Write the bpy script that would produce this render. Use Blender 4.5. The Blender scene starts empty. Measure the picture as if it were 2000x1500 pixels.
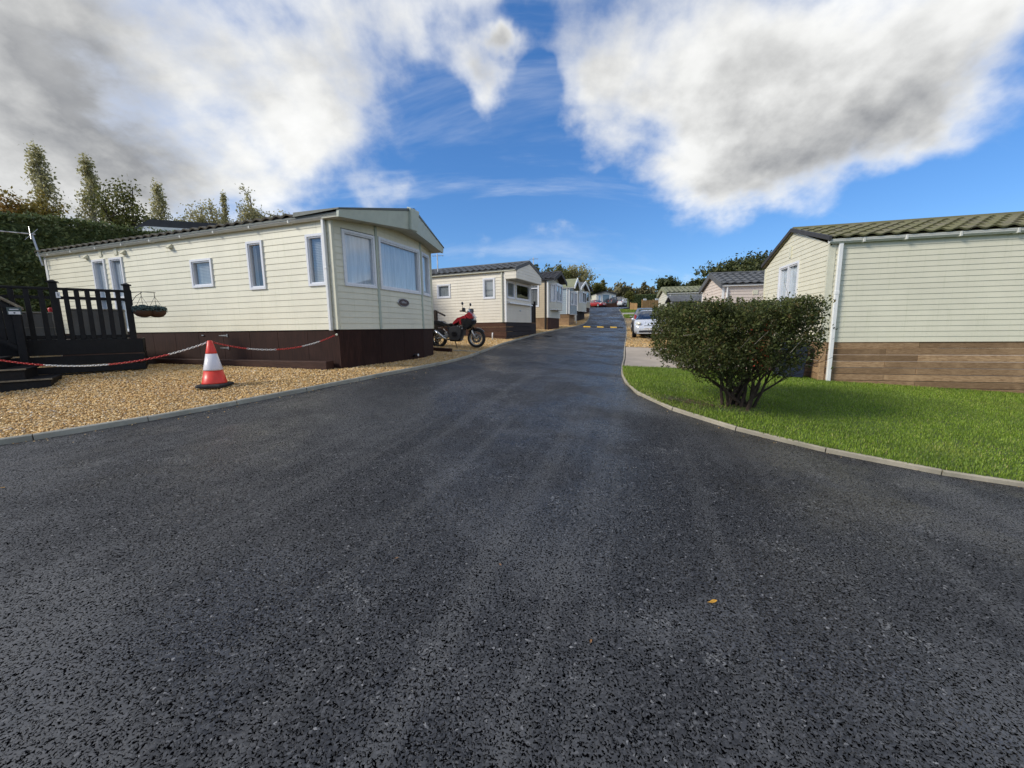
import bpy, bmesh, math, random
import numpy as np
from mathutils import Vector, Matrix, Quaternion

random.seed(7)
rng = np.random.default_rng(7)
sc = bpy.context.scene
COL = sc.collection
PI = math.pi
def R(d): return math.radians(d)

# ---------------------------------------------------------------- camera
F_PX, PITCH, ROLL, EYE = 770.0, R(8.0), R(0.8), Vector((0, 0, 1.45))
cam_d = bpy.data.cameras.new('camera')
cam_d.sensor_fit = 'HORIZONTAL'; cam_d.sensor_width = 36.0
cam_d.lens = 36.0 * F_PX / 2000.0
cam_d.clip_start = 0.05; cam_d.clip_end = 5000
cam = bpy.data.objects.new('camera', cam_d); COL.objects.link(cam)
_f = Vector((0, math.cos(PITCH), -math.sin(PITCH))); _r = Vector((1, 0, 0)); _u = _r.cross(_f)
_R = _r * math.cos(ROLL) - _u * math.sin(ROLL); _U = _u * math.cos(ROLL) + _r * math.sin(ROLL)
cam.matrix_world = Matrix(((_R.x, _U.x, -_f.x, EYE.x), (_R.y, _U.y, -_f.y, EYE.y), (_R.z, _U.z, -_f.z, EYE.z), (0, 0, 0, 1)))
sc.camera = cam

# ---------------------------------------------------------------- light
SUN = Vector((-0.90, -0.30, 0.62)).normalized()          # towards the sun
SKY_STRENGTH = 0.10
sun_d = bpy.data.lights.new('sun', 'SUN'); sun_d.energy = 1.28; sun_d.angle = R(16); sun_d.color = (1.0, 0.93, 0.80)
sun_o = bpy.data.objects.new('sun', sun_d); COL.objects.link(sun_o)
sun_o.rotation_euler = (-SUN).to_track_quat('-Z', 'Y').to_euler(); sun_o.location = (-30, -10, 40)
sc.view_settings.view_transform = 'Standard'; sc.view_settings.look = 'None'
sc.view_settings.gamma = 1.0; sc.view_settings.use_curve_mapping = False
sc.view_settings.exposure = 1.42
sc.render.film_transparent = False
sc.cycles.max_bounces = 6; sc.cycles.diffuse_bounces = 3; sc.cycles.glossy_bounces = 3
sc.cycles.transmission_bounces = 4; sc.cycles.transparent_max_bounces = 8
sc.cycles.caustics_reflective = False; sc.cycles.caustics_refractive = False

# ---------------------------------------------------------------- node helpers
class NT:
    def __init__(s, tree): s.t = tree; s.n = tree.nodes; s.l = tree.links
    def node(s, typ, **kw):
        n = s.n.new(typ)
        for k, v in kw.items(): setattr(n, k, v)
        return n
    def link(s, a, b): s.l.new(a, b)
    def put(s, sock, v):
        if isinstance(v, bpy.types.NodeSocket): s.link(v, sock)
        elif v is not None:
            if sock.type == 'RGBA' and len(v) == 3: v = (*v, 1)
            sock.default_value = v
    def math(s, op, a, b=None, c=None, clamp=False):
        n = s.node('ShaderNodeMath', operation=op, use_clamp=clamp)
        for i, v in enumerate((a, b, c)):
            if v is not None: s.put(n.inputs[i], v)
        return n.outputs[0]
    def vmath(s, op, a, b=None, scale=None):
        n = s.node('ShaderNodeVectorMath', operation=op)
        s.put(n.inputs[0], a)
        if b is not None: s.put(n.inputs[1], b)
        if scale is not None: s.put(n.inputs['Scale'], scale)
        return n.outputs['Value'] if op in ('DISTANCE', 'DOT_PRODUCT', 'LENGTH') else n.outputs['Vector']
    def mix(s, f, a, b, blend='MIX'):
        n = s.node('ShaderNodeMix', data_type='RGBA', blend_type=blend)
        s.put(n.inputs[0], f); s.put(n.inputs[6], a); s.put(n.inputs[7], b)
        return n.outputs[2]
    def ramp(s, v, a, b, lo=0.0, hi=1.0, smooth=True):
        n = s.node('ShaderNodeMapRange', interpolation_type='SMOOTHSTEP' if smooth else 'LINEAR')
        s.put(n.inputs[0], v); s.put(n.inputs[1], a); s.put(n.inputs[2], b); s.put(n.inputs[3], lo); s.put(n.inputs[4], hi)
        return n.outputs[0]
    def cramp(s, v, stops, interp='LINEAR'):
        n = s.node('ShaderNodeValToRGB'); cr = n.color_ramp; cr.interpolation = interp
        while len(cr.elements) < len(stops): cr.elements.new(0.5)
        for e, (p, c) in zip(cr.elements, stops): e.position = p; e.color = (*c, 1)
        s.put(n.inputs[0], v); return n.outputs[0]
    def noise(s, vec, scale, detail=3, rough=0.5, dist=0.0, out='Fac', dim='3D'):
        n = s.node('ShaderNodeTexNoise', noise_dimensions=dim)
        if vec is not None: s.put(n.inputs['Vector'], vec)
        n.inputs['Scale'].default_value = scale; n.inputs['Detail'].default_value = detail
        n.inputs['Roughness'].default_value = rough; n.inputs['Distortion'].default_value = dist
        return n.outputs[out]
    def voronoi(s, vec, scale, feature='F1', out='Distance', rand=1.0):
        n = s.node('ShaderNodeTexVoronoi', feature=feature)
        if vec is not None: s.put(n.inputs['Vector'], vec)
        n.inputs['Scale'].default_value = scale; n.inputs['Randomness'].default_value = rand
        return n.outputs[out]
    def scalev(s, vec, sv):
        n = s.node('ShaderNodeMapping'); s.put(n.inputs['Vector'], vec); n.inputs['Scale'].default_value = sv
        return n.outputs[0]
    def bump(s, h, strength=0.3, dist=0.01, normal=None):
        n = s.node('ShaderNodeBump'); s.put(n.inputs['Height'], h)
        n.inputs['Strength'].default_value = strength; n.inputs['Distance'].default_value = dist
        if normal is not None: s.link(normal, n.inputs['Normal'])
        return n.outputs[0]

def new_mat(name):
    m = bpy.data.materials.new(name); m.use_nodes = True
    t = NT(m.node_tree); b = m.node_tree.nodes['Principled BSDF']
    return m, t, b
def pos(t): return t.node('ShaderNodeNewGeometry').outputs['Position']
def objc(t): return t.node('ShaderNodeTexCoord').outputs['Object']
def island(t): return t.node('ShaderNodeNewGeometry').outputs['Random Per Island']
def objrand(t): return t.node('ShaderNodeObjectInfo').outputs['Random']

def plain(name, col, rough=0.5, metal=0.0, var=0.08, scale=6.0, bump=0.0, bscale=60.0, spec=0.5, dirt=0.0, coat=0.0):
    """a painted / moulded surface: slow colour drift, a little grime, fine relief"""
    m, t, b = new_mat(name)
    p = objc(t)
    n = t.noise(p, scale, 4, 0.6)
    lo = tuple(max(0, c * (1 - var)) for c in col); hi = tuple(min(1, c * (1 + var)) for c in col)
    c = t.mix(t.ramp(n, 0.3, 0.7), lo, hi)
    if dirt:
        g = t.noise(t.scalev(p, (1.3, 1.3, 0.35)), 3.0, 5, 0.65)
        c = t.mix(t.ramp(g, 0.52, 0.78, 0, dirt), c, tuple(x * 0.55 for x in col))
    t.put(b.inputs['Base Color'], c)
    b.inputs['Metallic'].default_value = metal
    t.put(b.inputs['Roughness'], t.ramp(t.noise(p, scale * 3, 3), 0.3, 0.7, max(0.02, rough - 0.06), min(1, rough + 0.08)))
    b.inputs['Specular IOR Level'].default_value = spec
    b.inputs['Coat Weight'].default_value = coat; b.inputs['Coat Roughness'].default_value = 0.05
    if bump: t.put(b.inputs['Normal'], t.bump(t.noise(p, bscale, 3), bump, 0.01))
    return m

def wood(name, dark, light, axis=(1, 1, 12), rough=0.65, var=0.35):
    """stained timber: grain stretched along the board, knots, board-to-board drift"""
    m, t, b = new_mat(name)
    p = objc(t); r = objrand(t)
    off = t.vmath('SCALE', (13.1, 7.7, 5.3), None, r)
    q = t.scalev(t.vmath('ADD', p, off), axis)
    g = t.noise(q, 4.0, 6, 0.65, 0.6)
    c = t.mix(t.ramp(g, 0.3, 0.7), dark, light)
    c = t.mix(t.math('MULTIPLY', r, var), c, tuple(x * 0.45 for x in dark))
    w = t.noise(p, 2.0, 4, 0.6)
    c = t.mix(t.ramp(w, 0.5, 0.8, 0, 0.3), c, tuple(min(1, x * 1.25 + 0.01) for x in light))
    t.put(b.inputs['Base Color'], c); b.inputs['Roughness'].default_value = rough
    b.inputs['Specular IOR Level'].default_value = 0.3
    t.put(b.inputs['Normal'], t.bump(g, 0.25, 0.006))
    return m

def cladding(name, col, rough=0.45, green=0.0):
    m, t, b = new_mat(name)
    p = objc(t); r = objrand(t)
    k = t.noise(p, 1.2, 5, 0.6)
    c = t.mix(t.ramp(k, 0.3, 0.7), tuple(x * 0.93 for x in col), tuple(min(1, x * 1.03) for x in col))
    c = t.mix(t.math('MULTIPLY', r, 0.10), c, tuple(x * 0.75 for x in col))
    st = t.noise(t.scalev(p, (9, 9, 0.5)), 2.0, 5, 0.7)
    c = t.mix(t.ramp(st, 0.50, 0.78, 0, 0.40), c, (col[0] * 0.62, col[1] * 0.66, col[2] * 0.55))
    t.put(b.inputs['Base Color'], c); b.inputs['Roughness'].default_value = rough
    t.put(b.inputs['Normal'], t.bump(t.noise(t.scalev(p, (4, 4, 40)), 6, 3), 0.05, 0.004))
    return m

def glass(name, tint=(0.9, 0.95, 1.0), base=0.22):
    m, t, b = new_mat(name)
    m.node_tree.nodes.remove(b)
    out = m.node_tree.nodes['Material Output']
    tr = t.node('ShaderNodeBsdfTransparent'); tr.inputs[0].default_value = (*tint, 1)
    gl = t.node('ShaderNodeBsdfGlossy'); gl.inputs['Roughness'].default_value = 0.02
    wob = t.bump(t.noise(objc(t), 1.4, 2), 0.05, 0.02); t.link(wob, gl.inputs['Normal'])
    ge = t.node('ShaderNodeNewGeometry')                     # Schlick reflectance, the same from either face of the pane
    cs = t.math('ABSOLUTE', t.vmath('DOT_PRODUCT', ge.outputs['Normal'], ge.outputs['Incoming']))
    fr = t.math('MULTIPLY_ADD', t.math('POWER', t.math('SUBTRACT', 1.0, cs, clamp=True), 5.0), 0.95, 0.05)
    mx = t.node('ShaderNodeMixShader')
    t.link(t.math('ADD', fr, base, clamp=True), mx.inputs[0])
    t.link(tr.outputs[0], mx.inputs[1]); t.link(gl.outputs[0], mx.inputs[2]); t.link(mx.outputs[0], out.inputs[0])
    return m

def foliage(name, stops, trans=0.25, rough=0.5, patch=None):
    m, t, b = new_mat(name)
    out = m.node_tree.nodes['Material Output']
    r = island(t)
    c = t.cramp(r, stops)
    n = t.noise(pos(t), 0.9 if patch is None else patch, 3, 0.6)
    c = t.mix(t.ramp(n, 0.35, 0.65, 0, 0.5), c, tuple(x * 0.75 for x in stops[len(stops) // 2][1]))
    t.put(b.inputs['Base Color'], c); b.inputs['Roughness'].default_value = rough
    b.inputs['Specular IOR Level'].default_value = 0.25
    tl = t.node('ShaderNodeBsdfTranslucent'); t.link(c, tl.inputs[0])
    mx = t.node('ShaderNodeMixShader'); mx.inputs[0].default_value = trans
    t.link(b.outputs[0], mx.inputs[1]); t.link(tl.outputs[0], mx.inputs[2]); t.link(mx.outputs[0], out.inputs[0])
    return m

# ---------------------------------------------------------------- world: Nishita sky with a cloud layer
def ray_dir(px, py):
    return (_f + _R * ((px - 1000) / F_PX) - _U * ((py - 750) / F_PX)).normalized()
w = bpy.data.worlds.new('World'); sc.world = w; w.use_nodes = True
t = NT(w.node_tree)
for n in list(t.n): t.n.remove(n)
sky = t.node('ShaderNodeTexSky', sky_type='NISHITA'); sky.sun_disc = False
sky.sun_elevation = math.asin(SUN.z); sky.sun_rotation = math.atan2(SUN.x, SUN.y)
sky.air_density = 1.0; sky.dust_density = 0.15; sky.ozone_density = 4.0
d = t.vmath('NORMALIZE', t.node('ShaderNodeTexCoord').outputs['Generated'])
sep = t.node('ShaderNodeSeparateXYZ'); t.link(d, sep.inputs[0])
zz = t.math('ADD', t.math('MAXIMUM', sep.outputs[2], 0.0), 0.55)
cmb = t.node('ShaderNodeCombineXYZ')
t.link(t.math('DIVIDE', sep.outputs[0], zz), cmb.inputs[0]); t.link(t.math('DIVIDE', sep.outputs[1], zz), cmb.inputs[1])
P = cmb.outputs[0]
def body(off):
    q = P if off is None else t.vmath('ADD', P, off)
    return t.math('ADD', t.math('MULTIPLY', t.noise(q, 2.7, 10, 0.55, 0.10), 1.50), t.math('MULTIPLY', t.noise(t.vmath('ADD', q, (3.7, 1.9, 5.0)), 0.9, 5, 0.5, 0.2), 0.45))
n1 = body(None); n1b = body((-0.10, -0.04, 0.0))               # the second sample lies towards the sun: its difference lights the billows
dens = n1
# where the banks of cloud stand in the sky, with ragged (warped) edges
wrp = t.vmath('SUBTRACT', t.noise(d, 2.4, 6, 0.55, out='Color'), (0.5, 0.5, 0.5))
dw = t.vmath('ADD', d, t.vmath('SCALE', wrp, None, 0.34))
BLOBS = [(40, 40, 560, .12), (420, 120, 380, .09), (740, 90, 200, .16), (640, 240, 120, .10), (120, 330, 420, .12), (420, 360, 150, .06),
         (962, 215, 80, .40), (1000, 130, 40, .2), (1005, 130, 40, .08),
         (1330, 110, 260, .16), (1600, 60, 300, .17), (1480, 300, 190, .20), (1180, 170, 130, .16), (1780, 150, 160, .10), (1480, 330, 130, .10), (1190, 250, 110, .16), (1780, 265, 120, .14), (1620, 220, 200, .14), (1300, 280, 100, .12), (560, 230, 110, .10), (250, 420, 200, .10),
         (880, 420, 200, -.30), (720, 400, 100, -.16), (890, 250, 60, -.24), (1035, 50, 70, -.24), (1050, 330, 110, -.26), (1990, 400, 300, -.36), (1150, 470, 250, -.28), (1990, 110, 150, -.22), (1760, 500, 220, -.30), (1460, 500, 120, -.40), (1300, 470, 110, -.25), (890, 60, 50, -.16), (1055, 200, 40, -.30),
         (640, 340, 60, -.12), (785, 385, 70, .26), (1025, 405, 70, .30), (1085, 430, 60, .26), (940, 435, 60, .24), (760, 350, 60, .14), (690, 330, 60, .16)]
acc = None
for (px, py, r, a) in BLOBS:
    c = ray_dir(px, py)
    rr = (r / F_PX) * (c.dot(_f) ** 1.5)
    g = t.ramp(t.vmath('DISTANCE', dw, tuple(c)), rr * 1.45, rr * 0.05, 0.0, a)
    acc = g if acc is None else t.math('ADD', acc, g)
dens = t.math('ADD', dens, acc)
TH = 0.955
cov = t.ramp(dens, TH - 0.14, TH + 0.26)
thick = t.ramp(dens, TH + 0.05, TH + 0.45)
lit = t.ramp(t.math('SUBTRACT', n1, n1b), -0.20, 0.20, 0.0, 1.0, smooth=False)
mott = t.noise(t.vmath('ADD', P, (9.0, 4.0, 0.0)), 3.0, 8, 0.55, 0.1)
shade = t.math('ADD', t.math('MULTIPLY', t.math('SUBTRACT', 1.0, lit), 0.80), t.math('MULTIPLY', thick, 0.26))
shade = t.math('ADD', shade, t.math('MULTIPLY', t.math('SUBTRACT', mott, 0.5), 0.9))
shade = t.math('MULTIPLY', shade, t.ramp(dens, TH, TH + 0.25, 0.35, 1.0), clamp=True)
K = 1.0 / SKY_STRENGTH
cl = t.cramp(shade, [(0.0, (0.41, 0.41, 0.402)), (0.3, (0.355, 0.355, 0.346)), (0.65, (0.245, 0.245, 0.24)), (1.0, (0.13, 0.132, 0.135))])
cl = t.vmath('SCALE', cl, None, K * 0.96)
hs = t.node('ShaderNodeHueSaturation'); hs.inputs['Saturation'].default_value = 1.32; hs.inputs['Value'].default_value = 0.70
gm = t.node('ShaderNodeGamma'); gm.inputs[1].default_value = 0.72; t.link(sky.outputs[0], gm.inputs[0])
t.link(gm.outputs[0], hs.inputs['Color'])
cir = t.noise(t.scalev(P, (0.5, 2.2, 1.0)), 1.6, 7, 0.6, 0.4)
tint = t.mix(1.0, hs.outputs[0], (0.80, 1.0, 1.30), 'MULTIPLY')
base = t.mix(t.ramp(cir, 0.50, 0.74, 0, 0.5), tint, (0.36 * K, 0.375 * K, 0.39 * K))
mixc = t.mix(t.math('MULTIPLY', cov, 0.97), base, cl)
bg = t.node('ShaderNodeBackground'); t.link(mixc, bg.inputs[0]); bg.inputs[1].default_value = SKY_STRENGTH
wo = t.node('ShaderNodeOutputWorld'); t.link(bg.outputs[0], wo.inputs[0])

# ---------------------------------------------------------------- terrain
def pchip(xs, ys, x):
    xs = np.asarray(xs, float); ys = np.asarray(ys, float); x = np.asarray(x, float)
    h = np.diff(xs); d = np.diff(ys) / h
    m = np.zeros(len(xs)); m[0] = d[0]; m[-1] = d[-1]
    for i in range(1, len(xs) - 1):
        if d[i - 1] * d[i] > 0:
            w1 = 2 * h[i] + h[i - 1]; w2 = h[i] + 2 * h[i - 1]; m[i] = (w1 + w2) / (w1 / d[i - 1] + w2 / d[i])
    x = np.clip(x, xs[0], xs[-1]); i = np.clip(np.searchsorted(xs, x) - 1, 0, len(h) - 1)
    u = (x - xs[i]) / h[i]
    return (1 + 2 * u) * (1 - u) ** 2 * ys[i] + u * (1 - u) ** 2 * h[i] * m[i] + u * u * (3 - 2 * u) * ys[i + 1] + u * u * (u - 1) * h[i] * m[i + 1]
def smooth(a, b, x):
    u = np.clip((np.asarray(x, float) - a) / (b - a), 0, 1); return u * u * (3 - 2 * u)
KY = [-30, -5, 0, 4, 7.5, 10.6, 14.5, 18, 20.3, 24, 32, 43, 54, 75, 110, 200]
KZ = [-2.4, -1.72, -1.45, -1.22, -.9, -.82, -.63, -.46, -.28, .0, .42, 1.45, 2.5, 3.75, 4.9, 6.0]
def gz(x, y):
    s = .05 * (1 - smooth(24, 54, y))
    return 1.45 + pchip(KY, KZ, y) - s * np.clip(x, -3, 13) + 2.2 * smooth(-12.5, -19, x) * smooth(6, 14, y)
def G(x, y): return float(gz(x, y))

LK = [(-22, -8), (-16, -3.6), (-10, .6), (-7, 2.75), (-5.33, 3.98), (-4.82, 4.36), (-4.46, 4.72), (-4.12, 5.05), (-3.67, 5.50), (-3.16, 6.05), (-2.38, 7.3), (-1.39, 10.4), (-.82, 13.1), (-.06, 16.8), (1.3, 20.9), (2.46, 23.7), (4.71, 30.1), (6.27, 34.2), (7.66, 39.4), (9.23, 47.), (11.0, 56.2), (13.3, 66), (15.5, 75), (19, 90), (24, 110)]
RK = [(34, -6), (26, -3.6), (20, -1.5), (12, 1.0), (8, 2.35), (6, 3.08), (4.8, 3.53), (4.17, 3.82), (3.52, 4.28), (3.12, 4.63), (2.82, 4.97), (2.48, 5.45), (2.21, 6.05), (2.10, 6.8), (2.25, 7.8), (2.82, 10.), (3.44, 12.04), (4.45, 15.55), (7.05, 24.3), (9.5, 32.9), (10.74, 37.6), (11.8, 42.), (12.85, 46.7), (13.8, 51), (16.5, 57), (20, 64), (30, 75), (34, 90), (38, 110)]
def XL(y): return pchip([p[1] for p in LK], [p[0] for p in LK], y)
def XR(y): return pchip([p[1] for p in RK], [p[0] for p in RK], y)

# ---------------------------------------------------------------- mesh helpers
def tag(o, label=None, cat=None, group=None, kind=None):
    if label: o['label'] = label
    if cat: o['category'] = cat
    if group: o['group'] = group
    if kind: o['kind'] = kind
    return o
def link(o, parent=None):
    COL.objects.link(o)
    if parent is not None: o.parent = parent
    return o
def empty(name, loc, rz=0.0, label=None, cat=None, group=None):
    o = bpy.data.objects.new(name, None); o.location = loc; o.rotation_euler = (0, 0, rz); o.empty_display_size = 0.2
    link(o); return tag(o, label, cat, group)
def fast_mesh(name, V, Fq):
    """V (n,3) float, Fq (m,k) int: mesh with uniform k-gons"""
    V = np.asarray(V, np.float32); Fq = np.asarray(Fq, np.int32)
    me = bpy.data.meshes.new(name); k = Fq.shape[1]
    me.vertices.add(len(V)); me.vertices.foreach_set('co', V.ravel())
    me.loops.add(Fq.size); me.loops.foreach_set('vertex_index', Fq.ravel())
    me.polygons.add(len(Fq)); me.polygons.foreach_set('loop_start', np.arange(0, Fq.size, k, dtype=np.int32))
    me.update(calc_edges=True); me.validate(); return me

class MB:
    def __init__(s): s.v = []; s.f = []; s.m = []; s.mi = 0
    def add(s, vs, fs):
        b = len(s.v); s.v += [tuple(v) for v in vs]; s.f += [tuple(b + i for i in f) for f in fs]; s.m += [s.mi] * len(fs); return s
    def box(s, a, b):
        x0, y0, z0 = a; x1, y1, z1 = b
        return s.add([(x0, y0, z0), (x1, y0, z0), (x1, y1, z0), (x0, y1, z0), (x0, y0, z1), (x1, y0, z1), (x1, y1, z1), (x0, y1, z1)],
                     [(0, 3, 2, 1), (4, 5, 6, 7), (0, 1, 5, 4), (1, 2, 6, 5), (2, 3, 7, 6), (3, 0, 4, 7)])
    def hexa(s, p):
        return s.add(p, [(0, 3, 2, 1), (4, 5, 6, 7), (0, 1, 5, 4), (1, 2, 6, 5), (2, 3, 7, 6), (3, 0, 4, 7)])
    def obox(s, O, D, N, a0, a1, n0, n1, z0, z1, U=Vector((0, 0, 1))):
        O = Vector(O); D = Vector(D); N = Vector(N)
        P = lambda a, n, z: O + D * a + N * n + U * z
        return s.hexa([P(a0, n0, z0), P(a1, n0, z0), P(a1, n1, z0), P(a0, n1, z0), P(a0, n0, z1), P(a1, n0, z1), P(a1, n1, z1), P(a0, n1, z1)])
    def tube(s, pts, r, n=8, cap=True):
        pts = [Vector(p) for p in pts]; rs = r if isinstance(r, (list, tuple)) else [r] * len(pts)
        b = len(s.v); ref = None
        for i, p in enumerate(pts):
            dr = (pts[min(i + 1, len(pts) - 1)] - pts[max(i - 1, 0)]).normalized()
            if ref is None: ref = Vector((0, 0, 1)) if abs(dr.z) < .9 else Vector((1, 0, 0))
            a = dr.cross(ref).normalized(); c = a.cross(dr); ref = c
            for k in range(n):
                q = p + (a * math.cos(2 * PI * k / n) + c * math.sin(2 * PI * k / n)) * rs[i]; s.v.append(tuple(q))
        fs = []
        for i in range(len(pts) - 1):
            for k in range(n):
                fs.append((b + i * n + k, b + i * n + (k + 1) % n, b + (i + 1) * n + (k + 1) % n, b + (i + 1) * n + k))
        if cap: fs.append(tuple(b + k for k in range(n))[::-1]); fs.append(tuple(b + (len(pts) - 1) * n + k for k in range(n)))
        s.f += fs; s.m += [s.mi] * len(fs); return s
    def lathe(s, prof, n=16, c=(0, 0, 0), axis='z'):
        b = len(s.v); cx, cy, cz = c
        for (r, z) in prof:
            for k in range(n):
                a = 2 * PI * k / n; x, y = r * math.cos(a), r * math.sin(a)
                s.v.append((cx + x, cy + y, cz + z) if axis == 'z' else ((cx + x, cy + z, cz + y) if axis == 'y' else (cx + z, cy + x, cz + y)))
        fs = []
        for i in range(len(prof) - 1):
            for k in range(n): fs.append((b + i * n + k, b + i * n + (k + 1) % n, b + (i + 1) * n + (k + 1) % n, b + (i + 1) * n + k))
        fs.append(tuple(b + k for k in range(n))[::-1]); fs.append(tuple(b + (len(prof) - 1) * n + k for k in range(n)))
        s.f += fs; s.m += [s.mi] * len(fs); return s
    def poly(s, pts, y0, y1, inset=0.0):
        """polygon in (x,z) extruded along y with optional inset (rounded-looking) sides"""
        n = len(pts); cx = sum(p[0] for p in pts) / n; cz = sum(p[1] for p in pts) / n
        sc_ = lambda p, k: (cx + (p[0] - cx) * k, cz + (p[1] - cz) * k)
        L = [(y0, 1 - inset), (y0 + (y1 - y0) * .3, 1), (y0 + (y1 - y0) * .7, 1), (y1, 1 - inset)] if inset else [(y0, 1), (y1, 1)]
        b = len(s.v)
        for (y, k) in L:
            for p in pts: q = sc_(p, k); s.v.append((q[0], y, q[1]))
        fs = []
        for i in range(len(L) - 1):
            for k in range(n): fs.append((b + i * n + k, b + i * n + (k + 1) % n, b + (i + 1) * n + (k + 1) % n, b + (i + 1) * n + k))
        fs.append(tuple(b + k for k in range(n))[::-1]); fs.append(tuple(b + (len(L) - 1) * n + k for k in range(n)))
        s.f += fs; s.m += [s.mi] * len(fs); return s
    def build(s, name, mat, parent=None, smooth=False, bevel=0.0, loc=None, rot=None):
        me = bpy.data.meshes.new(name); me.from_pydata(s.v, [], s.f)
        mats = mat if isinstance(mat, (list, tuple)) else [mat]
        for m in mats: me.materials.append(m)
        if len(mats) > 1: me.polygons.foreach_set('material_index', s.m)
        bm = bmesh.new(); bm.from_mesh(me); bmesh.ops.recalc_face_normals(bm, faces=bm.faces)
        if bevel: bmesh.ops.bevel(bm, geom=[e for e in bm.edges if e.calc_face_angle(0) > .5], offset=bevel, segments=1, affect='EDGES', clamp_overlap=True)
        bm.to_mesh(me); bm.free()
        if smooth: me.polygons.foreach_set('use_smooth', [True] * len(me.polygons))
        me.update()
        o = bpy.data.objects.new(name, me)
        if loc is not None: o.location = loc
        if rot is not None: o.rotation_euler = rot
        return link(o, parent)

def mesh_obj(name, me, mat, parent=None):
    me.materials.append(mat); return link(bpy.data.objects.new(name, me), parent)
def text_obj(name, s, size, mat, parent, M, extrude=0.001):
    cu = bpy.data.curves.new(name, 'FONT'); cu.body = s; cu.size = size; cu.extrude = extrude; cu.align_x = 'CENTER'; cu.align_y = 'CENTER'
    tmp = bpy.data.objects.new(name + '_tmp', cu); COL.objects.link(tmp)
    dg = bpy.context.evaluated_depsgraph_get(); dg.update()
    me = bpy.data.meshes.new_from_object(tmp.evaluated_get(dg)); bpy.data.objects.remove(tmp)
    me.materials.clear(); me.materials.append(mat)
    o = bpy.data.objects.new(name, me); o.matrix_local = M; return link(o, parent)
def basis(O, X, Y, Z):
    return Matrix(((X[0], Y[0], Z[0], O[0]), (X[1], Y[1], Z[1], O[1]), (X[2], Y[2], Z[2], O[2]), (0, 0, 0, 1)))

# ---------------------------------------------------------------- materials
M = {}
def mk_asphalt():
    """fresh open-textured tarmac: stone chips with crisp black voids between them, dusty and polished patches, damp sheen"""
    m, t, b = new_mat('asphalt'); p = pos(t)
    wv = t.vmath('ADD', p, t.vmath('SCALE', t.noise(p, 70, 2, out='Color'), None, 0.010))
    SC = 86
    e = t.voronoi(wv, SC, 'DISTANCE_TO_EDGE'); cc = t.voronoi(wv, SC, 'F1', 'Color')
    sx = t.node('ShaderNodeSeparateColor'); t.link(cc, sx.inputs[0])
    big = t.noise(p, 0.55, 5, 0.6, 0.4)                       # slow drift of binder / dust
    sp = t.node('ShaderNodeSeparateXYZ'); t.link(p, sp.inputs[0]); cb = t.node('ShaderNodeCombineXYZ')   # wheel tracks run up the road
    t.link(t.math('MULTIPLY', t.math('SUBTRACT', sp.outputs[0], t.math('MULTIPLY', sp.outputs[1], .32)), 2.6), cb.inputs[0]); t.link(t.math('MULTIPLY', sp.outputs[1], .07), cb.inputs[1])
    trk = t.noise(cb.outputs[0], 1.1, 5, 0.62)
    worn = t.noise(p, 1.9, 6, 0.7, 0.5)
    stone = t.cramp(sx.outputs[0], [(0.0, (.017, .0172, .0185)), (.45, (.036, .0362, .0385)), (.90, (.064, .0642, .067)), (.985, (.10, .10, .103)), (1, (.27, .265, .26))])
    stone = t.mix(t.math('MULTIPLY', t.ramp(worn, .55, .68), t.ramp(sx.outputs[1], .55, .85)), stone, (.21, .209, .204))
    stone = t.mix(t.ramp(big, .47, .62, 0, .75), stone, (.095, .095, .096))
    stone = t.mix(t.ramp(trk, .50, .64, 0, .5), stone, (.11, .109, .107))
    v1 = t.noise(t.vmath('ADD', p, (1.7, 5.3, 0)), 104, 2, .55, .6)
    void = t.math('ADD', v1, t.math('MULTIPLY', t.ramp(e, 0.0, 0.10, -.07, .03), 1.0))
    solid = t.ramp(void, .422, .470)
    c = t.mix(solid, (.002, .002, .0025), stone)
    t.put(b.inputs['Base Color'], c)
    rg = t.math('ADD', t.ramp(t.noise(p, .8, 4, .6), .40, .60, .22, .52), t.math('MULTIPLY', sx.outputs[2], .10))
    t.put(b.inputs['Roughness'], rg)
    t.put(b.inputs['Specular IOR Level'], t.math('MULTIPLY', solid, .5))
    h = t.math('ADD', t.ramp(void, .40, .54), t.math('MULTIPLY', sx.outputs[2], .35))
    t.put(b.inputs['Normal'], t.bump(h, .7, .004)); return m
M['asphalt'] = mk_asphalt()
GRAVEL = [(0, (.32, .18, .06)), (.2, (.56, .33, .11)), (.45, (.74, .48, .18)), (.7, (.82, .58, .26)), (.88, (.86, .70, .43)), (.96, (.46, .37, .27)), (1, (.88, .80, .66))]
def mk_gravelbase(name, k=1.0):
    m, t, b = new_mat(name); p = pos(t)
    cc = t.voronoi(p, 34, 'F1', 'Color'); e = t.voronoi(p, 34, 'DISTANCE_TO_EDGE')
    sx = t.node('ShaderNodeSeparateColor'); t.link(cc, sx.inputs[0])
    c = t.cramp(sx.outputs[0], [(a, tuple(x * k for x in col)) for a, col in GRAVEL])
    c = t.mix(t.ramp(e, 0, .12), (.07, .045, .025), c)
    t.put(b.inputs['Base Color'], c); b.inputs['Roughness'].default_value = .75
    t.put(b.inputs['Normal'], t.bump(t.math('ADD', t.ramp(e, 0, .3), sx.outputs[1]), .8, .012)); return m
M['gravel_base'] = mk_gravelbase('gravel_base', .8)
def mk_stone():
    m, t, b = new_mat('gravel_stone'); r = island(t)
    c = t.cramp(r, GRAVEL); n = t.noise(pos(t), 90, 3)
    c = t.mix(t.ramp(n, .4, .7, 0, .35), c, (.48, .30, .12))
    big = t.noise(pos(t), 1.3, 4, .6); c = t.mix(t.ramp(big, .5, .75, 0, .4), c, (.50, .35, .18))
    t.put(b.inputs['Base Color'], c); b.inputs['Roughness'].default_value = .6; return m
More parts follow.
